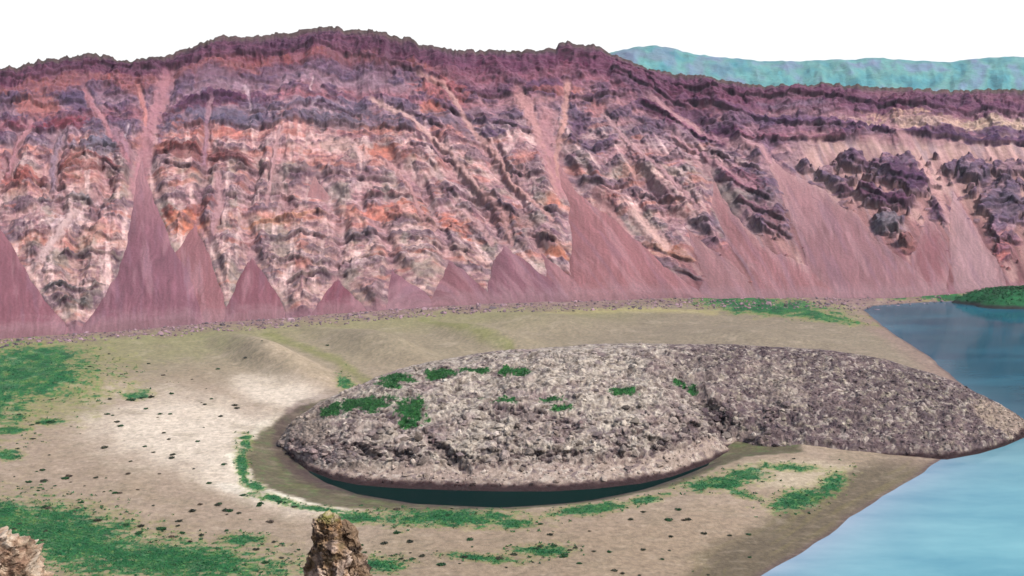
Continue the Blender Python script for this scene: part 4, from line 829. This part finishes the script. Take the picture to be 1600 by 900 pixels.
spots = [(268,616,1.6),(330,624,1.5),(205,625,1.8),(222,622,2.2),(236,621,1.8),(367,632,1.4),(370,636,1.2),(320,633,1.1),(345,650,1.3),(228,640,1.4),(168,648,1.6),(250,648,1.2),(266,648,1.3),
 (183,660,1.6),(188,666,1.5),(256,676,1.2),(264,687,1.2),(309,690,1.4),(163,700,1.8),(226,698,.9),(240,707,1.1),(268,716,1.4),(270,711,1.1),(350,727,1.3),(200,742,1.1),(150,748,1.4),(327,754,1.3),
 (66,735,1.6),(45,753,1.5),(68,752,1.4),(102,748,1.6),(108,744,1.2),(187,771,1.1),(180,771,1.1),(380,773,1.3),(127,785,1.4),(70,793,1.5),(76,795,1.2),(313,787,1.1),(340,788,1.3),(352,796,1.3),(358,797,1.3),(373,801,1.2),(300,797,1.4),
 (153,814,1.3),(220,822,1.5),(197,821,1.1),(252,826,1.5),(280,814,1.3),(278,821,1.1),(315,835,1.2),(285,832,1.2),(217,833,1.2),(268,838,1.1),(60,663,1.6),(80,661,1.8),(50,666,1.4),(52,687,1.2),(86,759,.9),(60,766,1),(30,650,1.2),
 (172,623,1.2),(190,590,1.2),(140,578,1.1),(232,568,1.1),(340,576,1.4),(300,592,1.0),(255,586,1.1),(384,567,1.2),(410,560,1.0),(512,540,1.3),(170,553,1.1),
 (407,786,1.1),(437,783,1.3),(460,790,1.1),(445,784,1),(405,789,1),(422,813,1.2),(428,846,1.1),(400,858,1.2),(440,872,1.2),(415,880,1.3),(620,832,1.3),(640,845,1.3),(600,848,1.2),(570,862,1.1),
 (700,806,1),(735,842,1.1),(660,868,1.1),(690,884,1.2),(1005,856,1.1),(952,862,1.1),(860,836,1),(845,853,1.4),(838,857,1.2),(882,870,1.4),(890,860,1.1),(866,853,1.1),(1045,812,1.3),(1075,810,1.3),(1068,811,1),(1100,828,1.1),(1140,829,1.1),
 (1048,835,1),(905,882,1.1),(960,890,1),(1005,800,1),(985,812,1),(1240,716,1),(1060,795,1),(1170,826,1),(725,870,1),(780,872,1.1),(803,866,1),(620,795,1.0)]
rs = random.Random(9)
labs = {
 'green': ('small rounded green shrub dotted on the pale sand of the crater floor', 'green shrubs dotted over the pale sand'),
 'dark': ('small dark olive shrub standing alone on the pale sandy flat', 'dark shrubs dotted over the pale sand'),
 'brown': ('low dry brown tussock on the open sandy flat', 'dry brown tussocks on the sandy flat')}
extra = []
while len(extra) < 85:
    x = rs.uniform(0, 1180); y = rs.uniform(560, 895)
    if x > 360 and y < 800: continue
    if x > 420 and y < 815: continue
    extra.append((x, y, rs.uniform(.45, .95)))
def zone(x, y):
    if y < 600: return 'on the flat below the cliff'
    if x < 400 and y < 720: return 'on the sand left of the pond'
    if x < 420: return 'near the green turf at lower left'
    if x < 700: return 'around the brown pinnacle'
    return 'on the flat in front of the pond'
labs = {'green': ('small rounded green shrub', 'green shrubs'), 'dark': ('small dark olive shrub', 'dark shrubs'), 'brown': ('low dry brown tussock', 'dry tussocks')}
for (x, y, s) in spots + extra:
    X0, Y0 = unproject(x, y, 4.0); z = ground_z(X0, Y0)
    kind = rs.choice(['green', 'dark', 'dark', 'brown'] if s < 1.3 else ['green', 'green', 'dark'])
    o = proto_shrub(kind, rs.randrange(3)); lb, gp = labs[kind]
    o.location = (X0, Y0, z); o.rotation_euler = (0, 0, rs.uniform(0, 6.28)); q = s * rs.uniform(.65, 1.1); o.scale = (q * 1.25, q * 1.05, q * .8)
    sz_ = 'tiny' if q < .7 else ('broad' if q > 1.25 else '')
    tag(o, (sz_ + ' ' + lb.replace('small ', '')).strip() + ' ' + zone(x, y) if sz_ else lb + ' ' + zone(x, y), 'shrub', (sz_ + ' ' + gp + ' ' + zone(x, y)).strip())

# ================================================================ ISLET on the far side of the lake
def islet():
    nr_, ncc = 40, 120
    th = np.linspace(0, 2 * math.pi, ncc); q = np.linspace(0, 1, nr_)[:, None]
    cx0, cy0 = unproject(1620, 482, 0); cx0, cy0 = float(cx0), float(cy0) + 26
    rx, ry = 64, 30
    wob = 1 + .10 * np.sin(3 * th + 1) + .06 * np.sin(5 * th)
    X = cx0 + rx * q * np.cos(th) * wob; Y = cy0 + ry * q * np.sin(th) * wob
    Z = 15 * (1 - q ** 3.2) + 1.4 * fbm(X / 8, Y / 8, 501, 3) * (1 - q ** 6) - 1.2 * q ** 8 - 0
    n = fbm(X / 6, Y / 6, 502, 3)
    c = cmap(.5 + .5 * n, [(0,(24,84,54)),(.6,(38,112,66)),(1,(70,128,76))])
    c = mixc(c, sm(4.0, 1.5, Z + 1.2 * n), (54, 52, 52))
    V = np.stack([X, Y, Z], -1)
    tag(mesh_from('islet', V.reshape(-1, 3), grid_faces(nr_, ncc), lin(c, ALB).reshape(-1, 3), M_soil, smooth=True), kind='structure')
    k = pick((Z > 3.5), 2200); pos = V.reshape(-1, 3)[k] + RNG.normal(0, .8, (len(k), 3)) * (1, 1, .1)
    cc = cmap(RNG.random(len(k)), [(0,(22,78,48)),(1,(56,124,70))])
    Vt, F, ct = many_tufts(pos, RNG.uniform(.8, 1.7, len(k)), lin(cc, ALB), 7)
    tag(mesh_from('scrub', Vt, F, ct, M_leaf), 'dense dark green scrub covering the small islet by the far shore', 'scrub', kind='stuff')
islet()

# ================================================================ THE TWO ROCKS ON THE VIEWER'S RIM
def n3(P, f, s):   # cheap 3-D noise from three planes
    return (fbm(P[:, 0] * f, P[:, 1] * f + P[:, 2] * f * .7, s, 4, .6) + fbm(P[:, 1] * f, P[:, 2] * f, s + 3, 4, .6) + fbm(P[:, 2] * f, P[:, 0] * f, s + 6, 4, .6)) / 1.7
def ray_pt(px, py, dist):
    a = (px - 800) / FPX; b = (450 - py) / FPX
    return np.array([a * dist / (cp + b * sp), dist, CAMZ + dist * (-sp + b * cp) / (cp + b * sp)])
def column_rock(name, parts, base_px, colf, seed, amp=.06):
    """parts: (distance, depth ratio, [(py, x_left, x_right), ...]); each a buttress of the one rock, running down into the slope"""
    VV = []; FF = []; CC = []; off = 0
    for q, (dist, depth, rows) in enumerate(parts):
        m = dist / FPX; n = 220; rr_ = 260; sd2 = seed + 100 * q
        ys = np.linspace(0, 1, rr_) ** 1.3 * (rows[-1][0] - rows[0][0]) + rows[0][0]
        xl = np.interp(ys, [r[0] for r in rows], [r[1] for r in rows]); xr = np.interp(ys, [r[0] for r in rows], [r[2] for r in rows])
        th = np.linspace(0, 2 * math.pi, n + 1)[:-1]
        cxm = ((xl + xr) / 2 - 800) * m; hw = (xr - xl) / 2 * m; zz = np.array([ray_pt(base_px, y, dist)[2] for y in ys])
        X = cxm[:, None] + hw[:, None] * np.cos(th)[None]; Y = dist + depth * hw[:, None] * np.sin(th)[None]; Z = zz[:, None] + 0 * X
        P = np.stack([X, Y, Z], -1).reshape(-1, 3)
        nrm = np.stack([np.cos(th)[None] + 0 * X, np.sin(th)[None] + 0 * X, 0 * X], -1).reshape(-1, 3)
        fade = np.clip(np.repeat(hw, n) / .14, 0, 1)
        w1, w2, wi = worley(P[:, 0] * 5.5 + P[:, 1] * 3.2 + .8 * n3(P, 4, sd2 + 60), P[:, 2] * 2.9 + P[:, 1] * 2.0 + .8 * n3(P, 4, sd2 + 70), sd2)
        _a, _b, wj = worley(P[:, 0] * 13 + P[:, 1] * 7, P[:, 2] * 9 + P[:, 1] * 4, sd2 + 2)
        r_ = ridged(P[:, 0] * 3.6 + P[:, 1] * 2, P[:, 2] * 1.1 + P[:, 1], sd2 + 20, 3)
        dsp = amp * (1.2 * n3(P, 2.6, sd2 + 1) + 2.3 * (wi - .5) + .9 * (wj - .5) + .5 * sm(0, .12, w2 - w1) + 1.9 * r_ + .45 * n3(P, 11, sd2 + 5)) - amp * .5
        P = P + nrm * (dsp * fade)[:, None]; P[:, 2] += .6 * dsp * fade
        col = colf(P, wi, dsp / amp, seed, q)
        i = np.arange(rr_ - 1)[:, None] * n; j = np.arange(n)[None]; j2 = (j + 1) % n
        F = np.stack([i + j, i + n + j, i + n + j2, i + j2], -1).reshape(-1, 4)
        topv = P[:n].mean(0)[None]; ti = len(P); P = np.vstack([P, topv]); col = np.vstack([col, col[:1]])
        cap_ = np.array([(ti, k, (k + 1) % n, (k + 1) % n) for k in range(n)])
        cap_ = np.array([(ti, 2 * k, 2 * k + 1, (2 * k + 2) % n) for k in range(n // 2)])
        VV.append(P); FF.append(np.vstack([F, cap_]) + off); CC.append(col); off += len(P)
    P = np.vstack(VV); cen = P.mean(0); cen[2] = P[:, 2].min()
    o = mesh_from(name, P - cen, np.vstack(FF), np.vstack(CC), M_rock, smooth=False); o.location = cen
    return o
def stump_col(P, wi, d, s, q):
    a = n3(P, 2.4, s + 40); b = n3(P, 6.5, s + 50)
    c = cmap(.5 + .55 * a + .25 * (wi - .5) + .2 * b, [(0,(60,46,40)),(.22,(112,88,64)),(.42,(164,134,102)),(.6,(194,166,142)),(.8,(222,196,178)),(1,(236,220,204))])
    c = mixc(c, sm(.2, .6, b) * .5, (168, 118, 70)); c = mixc(c, sm(.15, .5, -b) * .45, (90, 84, 58))
    zt = P[:, 2].max(); left = P[:, 0] < np.percentile(P[:, 0], 45)
    if q == 0: c = mixc(c, sm(.15, .03, zt - P[:, 2] + .10 * a + .06 * b) * .8, (150, 150, 84))
    if q == 1: c = mixc(c, np.full(len(P), .5), (158, 136, 118))
    c = mixc(c, sm(.15, .45, n3(P, 5.0, s + 80)) * .6, (226, 200, 184)); c = mixc(c, sm(.15, .4, -n3(P, 4.0, s + 85)) * .65, (44, 34, 32))
    return lin(c.clip(15, 245), ALB)
def pale_col(P, wi, d, s, q):
    a = n3(P, 3.0, s + 40); b = n3(P, 9, s + 50)
    c = cmap(.5 + .5 * a + .4 * b + .3 * (wi - .5), [(0,(84,64,54)),(.28,(160,128,106)),(.5,(208,180,154)),(.75,(232,214,192)),(1,(246,238,224))])
    c = mixc(c, sm(.2, .6, a) * .4, (196, 150, 116)); c = mixc(c, sm(.25, .6, -a) * .3, (186, 190, 160))
    return lin(c.clip(15, 245), ALB)
o = column_rock('boulder', [
  (14.0, .9, [(796,503,505),(800,497,509),(804,491,513),(812,486,518),(822,483,520),(836,481,518),(850,480,514),(864,476,512),(880,470,514),(900,462,520),(960,444,541),(1060,405,586),(1250,345,646)]),
  (14.3, .8, [(811,527,530),(815,522,535),(823,518,540),(834,518,545),(850,518,549),(866,519,553),(882,518,558),(900,514,565),(960,500,584),(1060,465,620),(1250,415,690)]),
  (13.75, .8, [(849,505,509),(853,498,518),(861,494,525),(872,491,528),(886,486,531),(900,480,535),(960,466,551),(1060,436,585),(1250,386,635)])], 512, stump_col, 611, .045)
tag(o, 'jagged brown and orange rock pinnacle with yellow lichen tip at the bottom edge', 'rock')
o = column_rock('boulder', [
  (12.0, .6, [(834,-64,-54),(837,-84,-34),(842,-104,-20),(848,-122,-10),(857,-136,2),(868,-146,12),(880,-155,20),(892,-160,28),(905,-165,36),(960,-190,110),(1060,-230,160),(1250,-280,230)])], 0, pale_col, 653, .05)
tag(o, 'pale cream speckled boulder cut off by the lower left corner', 'rock')
